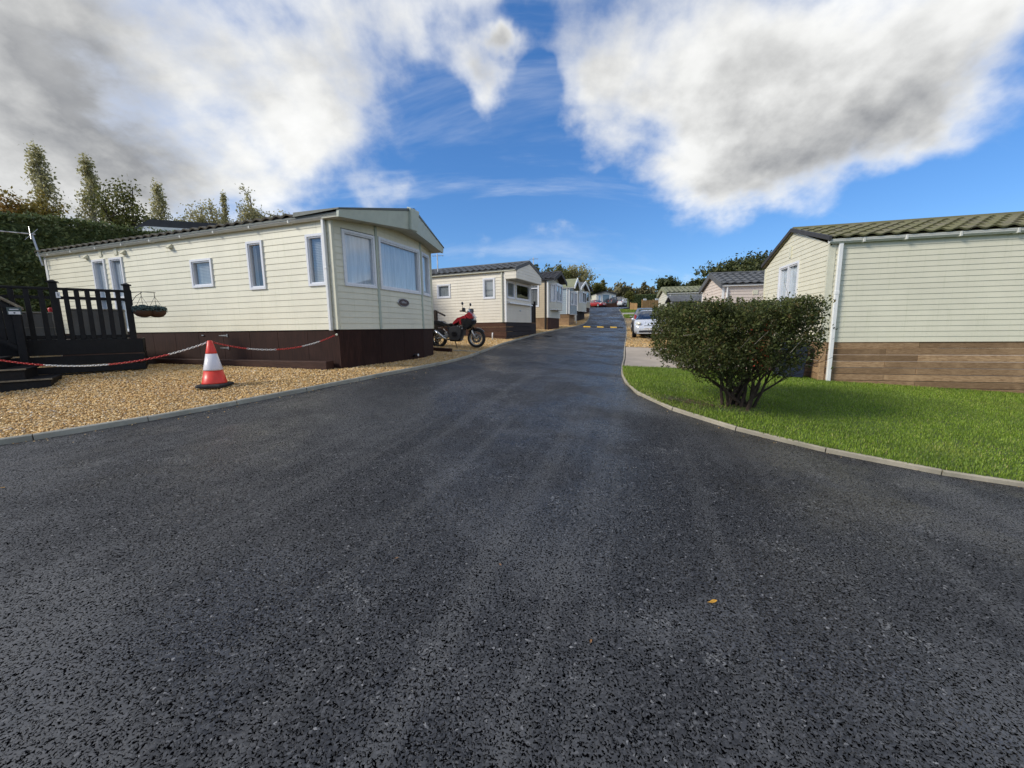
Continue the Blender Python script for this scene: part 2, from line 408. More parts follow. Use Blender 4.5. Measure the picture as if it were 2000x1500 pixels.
M['gravel'] = mk_stone()
def mk_concrete(name, col, scale=3.0, moss=.0):
    m, t, b = new_mat(name); p = pos(t)
    n = t.noise(p, scale, 6, .65); f = t.noise(p, 90, 3, .6)
    c = t.mix(t.ramp(n, .3, .7), tuple(x * .72 for x in col), tuple(min(1, x * 1.12) for x in col))
    c = t.mix(t.ramp(f, .5, .75, 0, .35), c, tuple(x * .5 for x in col))
    if moss: c = t.mix(t.ramp(t.noise(p, 2.2, 5, .7), .5, .7, 0, moss), c, (.12, .13, .07))
    c = t.mix(t.math('MULTIPLY', objrand(t), .28), c, tuple(x * .6 for x in col))
    t.put(b.inputs['Base Color'], c); b.inputs['Roughness'].default_value = .85
    t.put(b.inputs['Normal'], t.bump(f, .35, .004)); return m
M['kerb_grey'] = mk_concrete('kerb_grey', (.42, .40, .33), moss=.25)
M['kerb_pale'] = mk_concrete('kerb_pale', (.40, .355, .27), moss=.35)
M['drive'] = mk_concrete('drive_concrete', (.50, .42, .33), .9)
def mk_soil(name, cols, scale=1.5, bump=.5):
    m, t, b = new_mat(name); p = pos(t)
    n = t.noise(p, scale, 6, .65); f = t.noise(p, 40, 4, .6)
    c = t.cramp(t.math('ADD', t.math('MULTIPLY', n, .7), t.math('MULTIPLY', f, .3)), [(.3, cols[0]), (.5, cols[1]), (.7, cols[2])])
    t.put(b.inputs['Base Color'], c); b.inputs['Roughness'].default_value = .9
    t.put(b.inputs['Normal'], t.bump(f, bump, .03)); return m
M['lawn_soil'] = mk_soil('lawn_soil', ((.05, .055, .018), (.08, .12, .022), (.12, .18, .03)))
M['field'] = mk_soil('field', ((.04, .055, .018), (.06, .085, .025), (.09, .10, .04)), .15)
def mk_grass():
    m, t, b = new_mat('grass_blade'); out = m.node_tree.nodes['Material Output']; r = island(t); p = pos(t)
    c = t.cramp(r, [(0, (.11, .17, .020)), (.35, (.19, .30, .030)), (.7, (.28, .40, .045)), (.93, (.37, .47, .08)), (1, (.50, .44, .18))])
    c = t.mix(t.ramp(t.noise(p, .8, 4, .6), .42, .68, 0, .55), c, (.12, .19, .03))
    c = t.mix(t.ramp(t.noise(t.vmath('ADD', p, (7, 3, 0)), .6, 4, .6), .54, .75, 0, .5), c, (.40, .37, .11))
    t.put(b.inputs['Base Color'], c); b.inputs['Roughness'].default_value = .45; b.inputs['Specular IOR Level'].default_value = .3
    tl = t.node('ShaderNodeBsdfTranslucent'); t.link(c, tl.inputs[0]); mx = t.node('ShaderNodeMixShader'); mx.inputs[0].default_value = .35
    t.link(b.outputs[0], mx.inputs[1]); t.link(tl.outputs[0], mx.inputs[2]); t.link(mx.outputs[0], out.inputs[0]); return m
M['grass'] = mk_grass()
CREAM = (.74, .69, .50)
M['clad_c1'] = cladding('cladding_cream', (.78, .745, .59))
M['clad_r1'] = cladding('cladding_cream_old', (.73, .695, .54))
M['clad_white'] = cladding('cladding_offwhite', (.76, .70, .58))
M['clad_beige'] = cladding('cladding_beige', (.60, .49, .33))
M['clad_blue'] = cladding('cladding_bluegrey', (.36, .43, .47))
M['clad_pink'] = cladding('cladding_pink', (.70, .60, .52))
M['clad_pale'] = cladding('cladding_pale', (.70, .68, .58))
M['trim'] = plain('trim_white', (.78, .78, .76), .35, var=.04, dirt=.12)
M['trim_cream'] = plain('trim_cream', (.66, .64, .50), .4, var=.05, dirt=.15)
M['fascia'] = plain('fascia_greygreen', (.46, .50, .42), .4, var=.05, dirt=.12)
M['frame'] = plain('frame_upvc', (.76, .77, .80), .3, var=.02, dirt=.05)
M['gutter'] = plain('gutter_plastic', (.62, .62, .57), .4, var=.06, dirt=.2)
M['soffit'] = plain('soffit', (.52, .51, .42), .5)
M['black_plastic'] = plain('black_plastic', (.012, .012, .013), .4)
M['glass'] = glass('window_glass', base=.12)
M['glass_blue'] = glass('window_glass_reflective', base=.14)
M['glass_dark'] = glass('vehicle_glass', (.55, .6, .62), .22)
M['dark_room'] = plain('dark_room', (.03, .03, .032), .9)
def mk_curtain(name, col):
    m, t, b = new_mat(name); p = objc(t)
    n = t.noise(t.scalev(p, (6, 6, .4)), 3, 4); c = t.mix(t.ramp(n, .3, .7), tuple(x * .75 for x in col), col)
    t.put(b.inputs['Base Color'], c); b.inputs['Roughness'].default_value = .9; return m
M['net'] = mk_curtain('net_curtain', (.84, .86, .87)); M['curtain_grey'] = mk_curtain('grey_curtain', (.24, .24, .23)); M['blind'] = mk_curtain('blind', (.46, .46, .44))
def mk_roof(name, col, moss=None, k=.6):
    m, t, b = new_mat(name); p = pos(t); r = objrand(t)
    n = t.noise(p, 2.2, 6, .65); f = t.noise(p, 60, 4, .6)
    c = t.mix(t.ramp(n, .3, .7), tuple(x * .75 for x in col), tuple(x * 1.2 for x in col))
    if moss:
        mf = t.math('ADD', t.noise(t.vmath('ADD', p, (5, 5, 5)), 3.5, 6, .7), t.math('MULTIPLY', r, .12))
        c = t.mix(t.ramp(mf, .40, .66, 0, k), c, moss)
        c = t.mix(t.ramp(t.noise(p, 26, 4, .7), .62, .72, 0, .5), c, (.30, .29, .22))
    t.put(b.inputs['Base Color'], c); b.inputs['Roughness'].default_value = .8
    t.put(b.inputs['Normal'], t.bump(f, .4, .004)); return m
M['roof_c1'] = mk_roof('roof_grey_brown', (.11, .10, .085), (.15, .13, .08), .5)
M['roof_moss'] = mk_roof('roof_mossy', (.155, .14, .085), (.145, .142, .055), .8)
M['roof_grey'] = mk_roof('roof_slate_grey', (.10, .105, .11))
M['roof_dark'] = mk_roof('roof_dark', (.045, .045, .05))
M['roof_green'] = mk_roof('roof_pale_green', (.24, .24, .17), (.22, .24, .12), .6)
M['roof_sheet'] = plain('roof_sheet', (.11, .125, .11), .5, dirt=.2)
M['skirt_brown'] = wood('skirt_dark_brown', (.020, .0075, .0055), (.046, .018, .0125), (11, 11, .8), .85, .35)
M['beam_brown'] = wood('beam_brown', (.034, .014, .010), (.072, .033, .022), (9, .8, 9), .6, .3)
M['plank'] = wood('plank_weathered', (.26, .155, .08), (.52, .345, .195), (9, 2.2, 14), .8, .75)
M['plank_red'] = wood('plank_red_brown', (.055, .022, .013), (.10, .045, .026), (9, 1, 12), .75, .3)
M['plank_dark'] = wood('plank_charcoal', (.022, .017, .018), (.045, .037, .038), (1, 9, 12), .75, .3)
M['deck_black'] = wood('deck_black_stain', (.0045, .0045, .005), (.011, .011, .0125), (6, 6, 3), .62, .3)
M['deck_worn'] = wood('deck_worn_cap', (.16, .13, .09), (.30, .26, .19), (3, 3, 3), .8, .2)
M['fence_wood'] = wood('fence_orange', (.42, .23, .095), (.62, .38, .17), (5, 5, 1), .8, .4)
M['fence_dark'] = wood('fence_dark', (.02, .015, .012), (.04, .03, .024), (5, 5, 1), .8, .3)
M['metal'] = plain('galvanised', (.45, .46, .47), .4, .8, var=.1)
M['steel'] = plain('bright_steel', (.68, .68, .68), .25, 1.0)
M['rubber'] = plain('rubber', (.012, .012, .013), .75, bump=.15)
M['cone_red'] = plain('cone_red', (.74, .045, .025), .4, var=.1, dirt=.2)
M['cone_white'] = plain('cone_sleeve', (.72, .69, .71), .3, var=.03)
M['chain_red'] = plain('chain_red', (.60, .035, .03), .35); M['chain_white'] = plain('chain_white', (.80, .80, .78), .35)
M['storage_grey'] = plain('storage_grey', (.19, .19, .185), .6, bump=.1); M['storage_lid'] = plain('storage_lid', (.30, .29, .25), .6)
M['red_pot'] = plain('red_pot', (.60, .04, .05), .45)
M['coir'] = plain('basket_coir', (.07, .035, .02), .95, bump=.8, bscale=40)
M['sign_teal'] = plain('sign_teal', (.06, .085, .085), .5); M['sign_white'] = plain('sign_white', (.75, .77, .80), .5); M['ink'] = plain('ink', (.02, .02, .025), .5)
M['oval'] = plain('badge', (.03, .012, .016), .25)
M['bike_red'] = plain('bike_red', (.36, .008, .018), .2, coat=.8); M['bike_black'] = plain('bike_black', (.010, .010, .012), .32); M['bike_grey'] = plain('bike_grey', (.10, .10, .105), .4, .6)
M['screen'] = glass('bike_screen', (.8, .85, .9), .2); M['gold'] = plain('rim_pale', (.42, .39, .34), .35, .6)
M['car_white'] = plain('car_silver_white', (.62, .65, .70), .25, .2, var=.03, coat=.6); M['car_silver'] = plain('car_silver', (.60, .61, .62), .25, .3, coat=.6)
M['car_red'] = plain('car_red', (.36, .025, .03), .25, .1, coat=.7); M['car_grey'] = plain('car_grey', (.20, .20, .21), .3, .3, coat=.5)
M['car_dark'] = plain('car_dark', (.05, .053, .06), .35, .1, coat=.3)
M['lamp'] = plain('headlamp', (.66, .66, .58), .12, coat=1.0); M['tail'] = plain('tail_lamp', (.40, .012, .015), .2, coat=.8)
M['plate'] = plain('number_plate', (.80, .80, .78), .35); M['hub'] = plain('wheel_trim', (.50, .51, .52), .35, .6)
M['bin_navy'] = plain('bin_navy', (.018, .024, .05), .45); M['gas_red'] = plain('gas_bottle_red', (.52, .055, .02), .45, dirt=.3)
M['hump_yellow'] = plain('hump_yellow', (.85, .50, .03), .6, dirt=.25); M['hump_black'] = plain('hump_black', (.014, .014, .015), .8, bump=.3)
M['bark'] = wood('bark', (.035, .026, .02), (.10, .08, .06), (6, 6, 1.2), .9, .2)
M['bark_bush'] = wood('bark_bush', (.030, .020, .016), (.085, .060, .045), (9, 9, 1.2), .9, .2)
M['bark_pale'] = wood('bark_pale', (.16, .14, .11), (.34, .30, .25), (6, 6, 1.2), .9, .2)
M['leaf_bush'] = foliage('leaf_bush', [(0, (.028, .040, .014)), (.3, (.056, .076, .023)), (.62, (.094, .118, .033)), (.86, (.14, .155, .045)), (.94, (.14, .085, .038)), (1, (.25, .19, .08))], .3, patch=3.0)
M['leaf_hedge'] = foliage('leaf_hedge', [(0, (.06, .085, .032)), (.5, (.125, .165, .06)), (1, (.23, .26, .11))], .25)
M['leaf_poplar'] = foliage('leaf_poplar', [(0, (.28, .265, .14)), (.5, (.42, .40, .21)), (.85, (.50, .46, .25)), (1, (.55, .46, .16))], .55, patch=.15)
M['leaf_green'] = foliage('leaf_green', [(0, (.07, .08, .022)), (.5, (.14, .15, .04)), (1, (.25, .22, .06))], .3, patch=.3)
M['leaf_dark'] = foliage('leaf_dark', [(0, (.035, .046, .018)), (.5, (.07, .086, .030)), (1, (.14, .145, .05))], .2, patch=.3)
M['leaf_yellow'] = foliage('leaf_yellow', [(0, (.16, .13, .03)), (.5, (.27, .21, .045)), (1, (.34, .24, .05))], .35, patch=.3)
M['leaf_orange'] = foliage('leaf_orange', [(0, (.20, .11, .03)), (.5, (.34, .19, .045)), (1, (.38, .27, .07))], .35, patch=.3)
M['leaf_brown'] = foliage('leaf_brown', [(0, (.09, .078, .040)), (.5, (.16, .14, .068)), (1, (.23, .20, .09))], .2, patch=.1)
M['leaf_fallen'] = plain('leaf_fallen', (.52, .27, .03), .7, var=.3, scale=60); M['leaf_dry'] = plain('leaf_dry', (.26, .13, .05), .8, var=.3, scale=60)
M['basket_leaf'] = foliage('basket_leaf', [(0, (.05, .09, .09)), (.5, (.10, .16, .16)), (1, (.20, .26, .24))], .2, patch=6)
M['red_flower'] = plain('red_flower', (.55, .05, .08), .6)

# ---------------------------------------------------------------- the setting: ground, road, gravel, lawn, kerbs
def sheet(name, ys, xa, xb, nx, off, mat, kind='structure', jitter=0):
    ys = np.asarray(ys, float); V = []
    for y in ys:
        a, b = float(xa(y)), float(xb(y)); xs = np.linspace(a, b, nx)
        V.append(np.stack([xs, np.full(nx, y), gz(xs, y) + off], 1))
    V = np.concatenate(V); i, j = np.meshgrid(np.arange(len(ys) - 1), np.arange(nx - 1), indexing='ij'); k = (i * nx + j).ravel()
    me = fast_mesh(name, V, np.stack([k, k + 1, k + 1 + nx, k + nx], 1))
    me.polygons.foreach_set('use_smooth', [True] * len(me.polygons))
    o = mesh_obj(name, me, mat); tag(o, kind=kind); return o
# big ground sheet to the horizon
gx = np.concatenate([-np.geomspace(1500, 22, 16), np.linspace(-20, 40, 31), np.geomspace(43, 1500, 16)])
gy = np.concatenate([-np.geomspace(1500, 32, 8), np.linspace(-30, 110, 71), np.geomspace(114, 3000, 18)])
XX, YY = np.meshgrid(gx, gy); ZZ = gz(XX, YY) - .16
nx = len(gx); i, j = np.meshgrid(np.arange(len(gy) - 1), np.arange(nx - 1), indexing='ij'); k = (i * nx + j).ravel()
me = fast_mesh('ground', np.stack([XX.ravel(), YY.ravel(), ZZ.ravel()], 1), np.stack([k, k + 1, k + 1 + nx, k + nx], 1))
me.polygons.foreach_set('use_smooth', [True] * len(me.polygons)); tag(mesh_obj('ground', me, M['field']), kind='structure')
yr = np.concatenate([np.linspace(-8, 12, 61), np.linspace(12.6, 40, 46), np.linspace(41, 110, 50)])
sheet('road', yr, lambda y: XL(y) - .02, lambda y: XR(y) + .02, 29, -.05, M['asphalt'])
sheet('gravel_bed', np.linspace(-8, 58, 140), lambda y: XL(y) - 17, lambda y: XL(y) - .045, 30, -.012, M['gravel_base'])
y_lawn = np.concatenate([np.linspace(-5.5, 3, 18), np.linspace(3.2, 9.9, 42)])
sheet('lawn', y_lawn, lambda y: XR(y) + .045, lambda y: max(24., float(XR(y)) + 3), 40, -.005, M['lawn_soil'])
sheet('driveway', np.linspace(9.91, 16.0, 24), lambda y: XR(y) + .045, lambda y: 26., 30, -.004, M['drive'])
sheet('gravel_drive', np.linspace(16.01, 40, 50), lambda y: XR(y) + .045, lambda y: 30., 30, -.008, M['gravel_base'])
sheet('far_lawn', np.linspace(40.01, 43.6, 8), lambda y: XR(y) + .045, lambda y: 34., 20, -.004, M['lawn_soil'])
sheet('far_path', np.linspace(43.61, 46.0, 8), lambda y: XR(y) + .045, lambda y: 34., 20, -.008, M['kerb_grey'])
sheet('far_verge', np.linspace(46.01, 50.5, 8), lambda y: XR(y) + .045, lambda y: 34., 20, -.004, M['lawn_soil'])

def kerb(name, xf, y0, y1, mat, side):
    root = empty(name, (0, 0, 0)); tag(root, kind='structure')
    b = MB(); w_, top, ch = .049, .014, .012
    prof = [(-w_ / 2, -.16), (w_ / 2, -.16), (w_ / 2, top - ch), (w_ / 2 - ch, top), (-w_ / 2 + ch, top), (-w_ / 2, top - ch)]
    L = .907
    for a in (0, L):
        for p in prof: b.v.append((p[0], a, p[1]))
    n = len(prof); b.f = [(q, (q + 1) % n, n + (q + 1) % n, n + q) for q in range(n)] + [tuple(range(n))[::-1], tuple(range(n, 2 * n))]; b.m = [0] * len(b.f)
    first = None
    ys = np.linspace(y0, y1, 4000); P = np.stack([xf(ys), ys, gz(xf(ys), ys) - (.014 if side > 0 else 0)], 1)
    s = np.concatenate([[0], np.cumsum(np.linalg.norm(np.diff(P, axis=0), axis=1))])
    q = .0
    while q + .915 < s[-1]:
        A = Vector([float(np.interp(q, s, P[:, c])) for c in range(3)]); B = Vector([float(np.interp(q + .915, s, P[:, c])) for c in range(3)])
        D = (B - A).normalized(); X = D.cross(Vector((0, 0, 1))).normalized(); Z = X.cross(D)
        if first is None: o = b.build('kerbstone', mat, root); first = o.data
        else: o = link(bpy.data.objects.new('kerbstone', first), root)
        A = A + Z * random.uniform(-.004, .004) + X * random.uniform(-.004, .004)
        D2 = (D + X * random.uniform(-.006, .006)).normalized(); X = D2.cross(Vector((0, 0, 1))).normalized(); Z = X.cross(D2)
        o.matrix_local = basis(A, X, D2, Z); q += .915
    return root
# offset so that a joint falls where the photograph shows one
kerb('kerb', XL, -1.2, 58, M['kerb_grey'], -1)
kerb('kerb', XR, 1.0, 52, M['kerb_pale'], 1)

# loose gravel, real stones
R1Q, R1TH = Vector((6.66, 8.50, 0)), R(75)
C1P, C1TH = Vector((-3.38, 7.8, 0)), R(70.5)
def local(x, y, Pp, th):
    dx, dy = x - Pp.x, y - Pp.y; return dx * math.cos(th) + dy * math.sin(th), -dx * math.sin(th) + dy * math.cos(th)
def stones(name, x, y, size, mat, label):
    n = len(x); z = gz(x, y) - .012
    base = np.array([(1, 0, 0), (0, 1, 0), (-1, 0, 0), (0, -1, 0), (.15, .1, .6), (-.1, 0, -.5)], float)
    FT = np.array([(0, 1, 4), (1, 2, 4), (2, 3, 4), (3, 0, 4), (1, 0, 5), (2, 1, 5), (3, 2, 5), (0, 3, 5)])
    S = size * rng.uniform(.6, 1.35, n); V = base[None] * np.stack([S, S * rng.uniform(.5, .95, n), S * rng.uniform(.5, .9, n)], 1)[:, None, :]
    V = V + rng.normal(0, .16, V.shape) * S[:, None, None]
    a = rng.uniform(0, 2 * PI, n); tl = rng.normal(0, .35, n)
    ca, sa = np.cos(a)[:, None], np.sin(a)[:, None]; ct, st = np.cos(tl)[:, None], np.sin(tl)[:, None]
    X, Y, Z = V[..., 0], V[..., 1], V[..., 2]
    X, Z = X * ct - Z * st, X * st + Z * ct
    X, Y = X * ca - Y * sa, X * sa + Y * ca
    W = np.stack([X + x[:, None], Y + y[:, None], Z + (z + S * .25 + rng.uniform(0, .012, n))[:, None]], -1).reshape(-1, 3)
    Fs = (FT[None] + 6 * np.arange(n)[:, None, None]).reshape(-1, 3)
    o = mesh_obj(name, fast_mesh(name, W, Fs), mat); return tag(o, label, 'gravel', kind='stuff')
def scatter(y0, y1, xa, xb, dens):
    W = max(xb(y) - xa(y) for y in np.linspace(y0, y1, 9)); n = int((y1 - y0) * W * dens)
    y = rng.uniform(y0, y1, n); lo = np.array([float(xa(q)) for q in np.linspace(y0, y1, 200)]); hi = np.array([float(xb(q)) for q in np.linspace(y0, y1, 200)])
    lo = np.interp(y, np.linspace(y0, y1, 200), lo); hi = np.interp(y, np.linspace(y0, y1, 200), hi)
    x = hi - rng.uniform(0, 1, n) * W; k = x > lo; return x[k], y[k]
gxs, gys, gss = [], [], []
for (y0, y1, w_, dn, sz) in ((2.6, 6.2, 5.5, 2300, .0155), (6.2, 9.5, 6.5, 1700, .017), (9.5, 14, 3.2, 1300, .018), (14, 24, 3.2, 560, .024), (24, 40, 3.5, 220, .032)):
    x, y = scatter(y0, y1, lambda q: float(XL(q)) - w_, lambda q: float(XL(q)) - .03, dn)
    lx, ly = local(x, y, C1P, C1TH); keep = ~((lx > .1) & (ly > -.1) & (lx < 3.4)); x, y = x[keep], y[keep]
    gxs.append(x); gys.append(y); gss.append(np.full(len(x), sz))
stones('gravel', np.concatenate(gxs), np.concatenate(gys), np.concatenate(gss), M['gravel'], 'golden loose gravel between the kerb and the row of caravans on the left')
x, y = scatter(16.1, 30, lambda q: float(XR(q)) + .04, lambda q: float(XR(q)) + 5.5, 190)
stones('gravel', x, y, np.full(len(x), .034), M['gravel'], 'orange gravel parking bay under the silver-white hatchback')

n = 420; y = rng.uniform(2.8, 16, n); x = XL(y) + .03 + np.abs(rng.normal(0, .16, n)) * (1 + 2 * (rng.uniform(0, 1, n) < .15)); o = stones('grit', x, y, rng.uniform(.004, .011, n), M['gravel'], 'grit and stray gravel stones on the asphalt along the left kerb'); o.location.z = -.036; o['category'] = 'grit'
n = 260; y = rng.uniform(3.0, 14, n); x = XR(y) - .03 - np.abs(rng.normal(0, .2, n)); o = stones('grit', x, y, rng.uniform(.003, .008, n), M['gravel'], 'fine pale grit on the asphalt along the right kerb'); o.location.z = -.036; o['category'] = 'grit'
# grass blades
def blades(name, x, y, h, wd, label):
    n = len(x); z = gz(x, y) - .005; a = rng.uniform(0, 2 * PI, n); H = h * rng.uniform(.55, 1.35, n); lean = rng.uniform(.1, .9, n) * H
    dx, dy = np.cos(a), np.sin(a); W = wd * rng.uniform(.6, 1.3, n)
    b = np.stack([x, y, z], 1); sd = np.stack([-dy, dx, np.zeros(n)], 1) * W[:, None]; ld = np.stack([dx, dy, np.zeros(n)], 1)
    V = np.stack([b - sd, b + sd, b + sd * .7 + ld * (lean * .35)[:, None] + np.stack([0 * x, 0 * x, H * .62], 1), b - sd * .7 + ld * (lean * .35)[:, None] + np.stack([0 * x, 0 * x, H * .62], 1),
                  b + sd * .12 + ld * lean[:, None] + np.stack([0 * x, 0 * x, H], 1), b - sd * .12 + ld * lean[:, None] + np.stack([0 * x, 0 * x, H], 1)], 1).reshape(-1, 3)
    o6 = 6 * np.arange(n)[:, None]; Fq = np.concatenate([o6 + np.array([0, 1, 2, 3]), o6 + np.array([3, 2, 4, 5])])
    o = mesh_obj(name, fast_mesh(name, V, Fq), M['grass']); return tag(o, label, 'grass', kind='stuff')
gx_, gy_, gh_ = [], [], []
for (y0, y1, x1, dn, hh) in ((2.4, 6.6, 7.5, 4600, .028), (6.6, 9.9, 8.0, 3200, .034)):
    x, y = scatter(y0, y1, lambda q: float(XR(q)) + .005, lambda q: max(float(XR(q)) + .1, 11.5), dn)
    lx, ly = local(x, y, R1Q, R1TH); keep = ~((lx > -.02) & (ly < .02))
    x, y = x[keep], y[keep]
    bare = np.exp(-(((x - 2.58) / .26) ** 2 + ((y - 6.10 + (x - 2.58) * .35) / .17) ** 2)) + .5 * np.exp(-(((x - 2.95) / .45) ** 2 + ((y - 5.65) / .14) ** 2)) + .7 * np.exp(-(((x - 3.42) / .35) ** 2 + ((y - 5.8) / .3) ** 2))
    clump = .5 + .5 * np.sin(x * 2.3 + 1.3 * np.sin(y * 1.9)) * np.sin(y * 2.9 + x)
    keep = rng.uniform(0, 1, len(x)) > np.clip(bare * 1.15, 0, .97)
    x, y, clump = x[keep], y[keep], clump[keep]; edge = np.exp(-np.abs(x - XR(y)) / .5)
    gx_.append(x); gy_.append(y); gh_.append(hh * (.7 + .35 * clump + .45 * edge))
blades('grass', np.concatenate(gx_), np.concatenate(gy_), np.concatenate(gh_), .0036, 'bright green mown lawn around the clipped bush, right of the kerb')
x, y = scatter(40.05, 50.4, lambda q: float(XR(q)) + .1, lambda q: float(XR(q)) + 9, 220); k = ~((y > 43.5) & (y < 46.1)); x, y = x[k], y[k]
blades('grass', x, y, np.full(len(x), .10), .03, 'far strips of lawn beside the top of the road')
# leaf litter on the bare patch
n = 900; lx = rng.normal(2.72, .30, n); ly = rng.normal(5.98, .12, n) - (lx - 2.72) * .42; kk = lx > XR(ly) + .06
lx, ly = lx[kk], ly[kk]; n = len(lx); a = rng.uniform(0, 2 * PI, n); s_ = rng.uniform(.006, .016, n)
c0 = np.stack([lx, ly, gz(lx, ly) + rng.uniform(.004, .02, n)], 1); e1 = np.stack([np.cos(a), np.sin(a), rng.normal(0, .3, n)], 1) * s_[:, None]; e2 = np.stack([-np.sin(a), np.cos(a), rng.normal(0, .3, n)], 1) * (s_ * .6)[:, None]
V = np.stack([c0 - e1, c0 + e2, c0 + e1, c0 - e2], 1).reshape(-1, 3)
tag(mesh_obj('leaf_litter', fast_mesh('leaf_litter', V, 4 * np.arange(n)[:, None] + np.array([0, 1, 2, 3])), foliage('litter', [(0, (.06, .035, .02)), (.6, (.14, .09, .05)), (1, (.30, .24, .15))], .05, patch=5)), 'brown leaf litter on the bare soil patch by the kerb near the bush', 'litter', kind='stuff')

# ---------------------------------------------------------------- static caravans
class Wall:
    """a vertical wall plane: O origin, D along, N outward, all in the caravan's own frame; heights are world heights minus z0"""
    def __init__(s, O, D, N, z0):
        s.O = Vector((O[0], O[1], 0)); s.D = Vector((D[0], D[1], 0)).normalized(); s.N = Vector((N[0], N[1], 0)).normalized(); s.z0 = z0
    def P(s, a, n, z): return s.O + s.D * a + s.N * n + Vector((0, 0, z - s.z0))

def board_verts(wl, a0b, a1b, a0t, a1t, zb, zt, lip=.013, top=.003, back=-.012):
    P = wl.P
    return [P(a0b, back, zb), P(a1b, back, zb), P(a1b, lip, zb), P(a0b, lip, zb), P(a0t, back, zt), P(a1t, back, zt), P(a1t, top, zt), P(a0t, top, zt)]

def siding(root, wl, a0, a1, z0, z1, pitch, mat, holes=(), clip=None, single=True, name='siding_board', lip=.0125):
    """lapped boards; each board its own object when single, else one wall mesh"""
    n = int(math.ceil((z1 - z0) / pitch - 1e-6)); joined = MB(); cnt = 0
    for i in range(n):
        zb, zt = z0 + i * pitch, min(z1, z0 + (i + 1) * pitch)
        lo_b, hi_b, lo_t, hi_t = a0, a1, a0, a1
        if clip:
            cb, ct = clip(zb), clip(zt)
            lo_b, hi_b = max(a0, cb[0]), min(a1, cb[1]); lo_t, hi_t = max(a0, ct[0]), min(a1, ct[1])
            if hi_b - lo_b < .03: continue
            if hi_t < lo_t: lo_t = hi_t = (lo_t + hi_t) / 2
        segs = [(lo_b, hi_b)]
        for (h0, h1, hz0, hz1) in holes:
            if min(zt, hz1) - max(zb, hz0) < .02: continue
            ns = []
            for (p, q) in segs:
                if h1 <= p or h0 >= q: ns.append((p, q)); continue
                if h0 > p + .01: ns.append((p, h0))
                if h1 < q - .01: ns.append((h1, q))
            segs = ns
        for (p, q) in segs:
            pt = lo_t if p == lo_b else p; qt = hi_t if q == hi_b else q
            if qt < pt: qt = pt
            b = MB() if single else joined
            b.hexa(board_verts(wl, p, q, pt, qt, zb, zt, lip)); cnt += 1
            if single: b.build(name, mat, root)
    if not single and joined.v: joined.build('wall', mat, root)
    return cnt

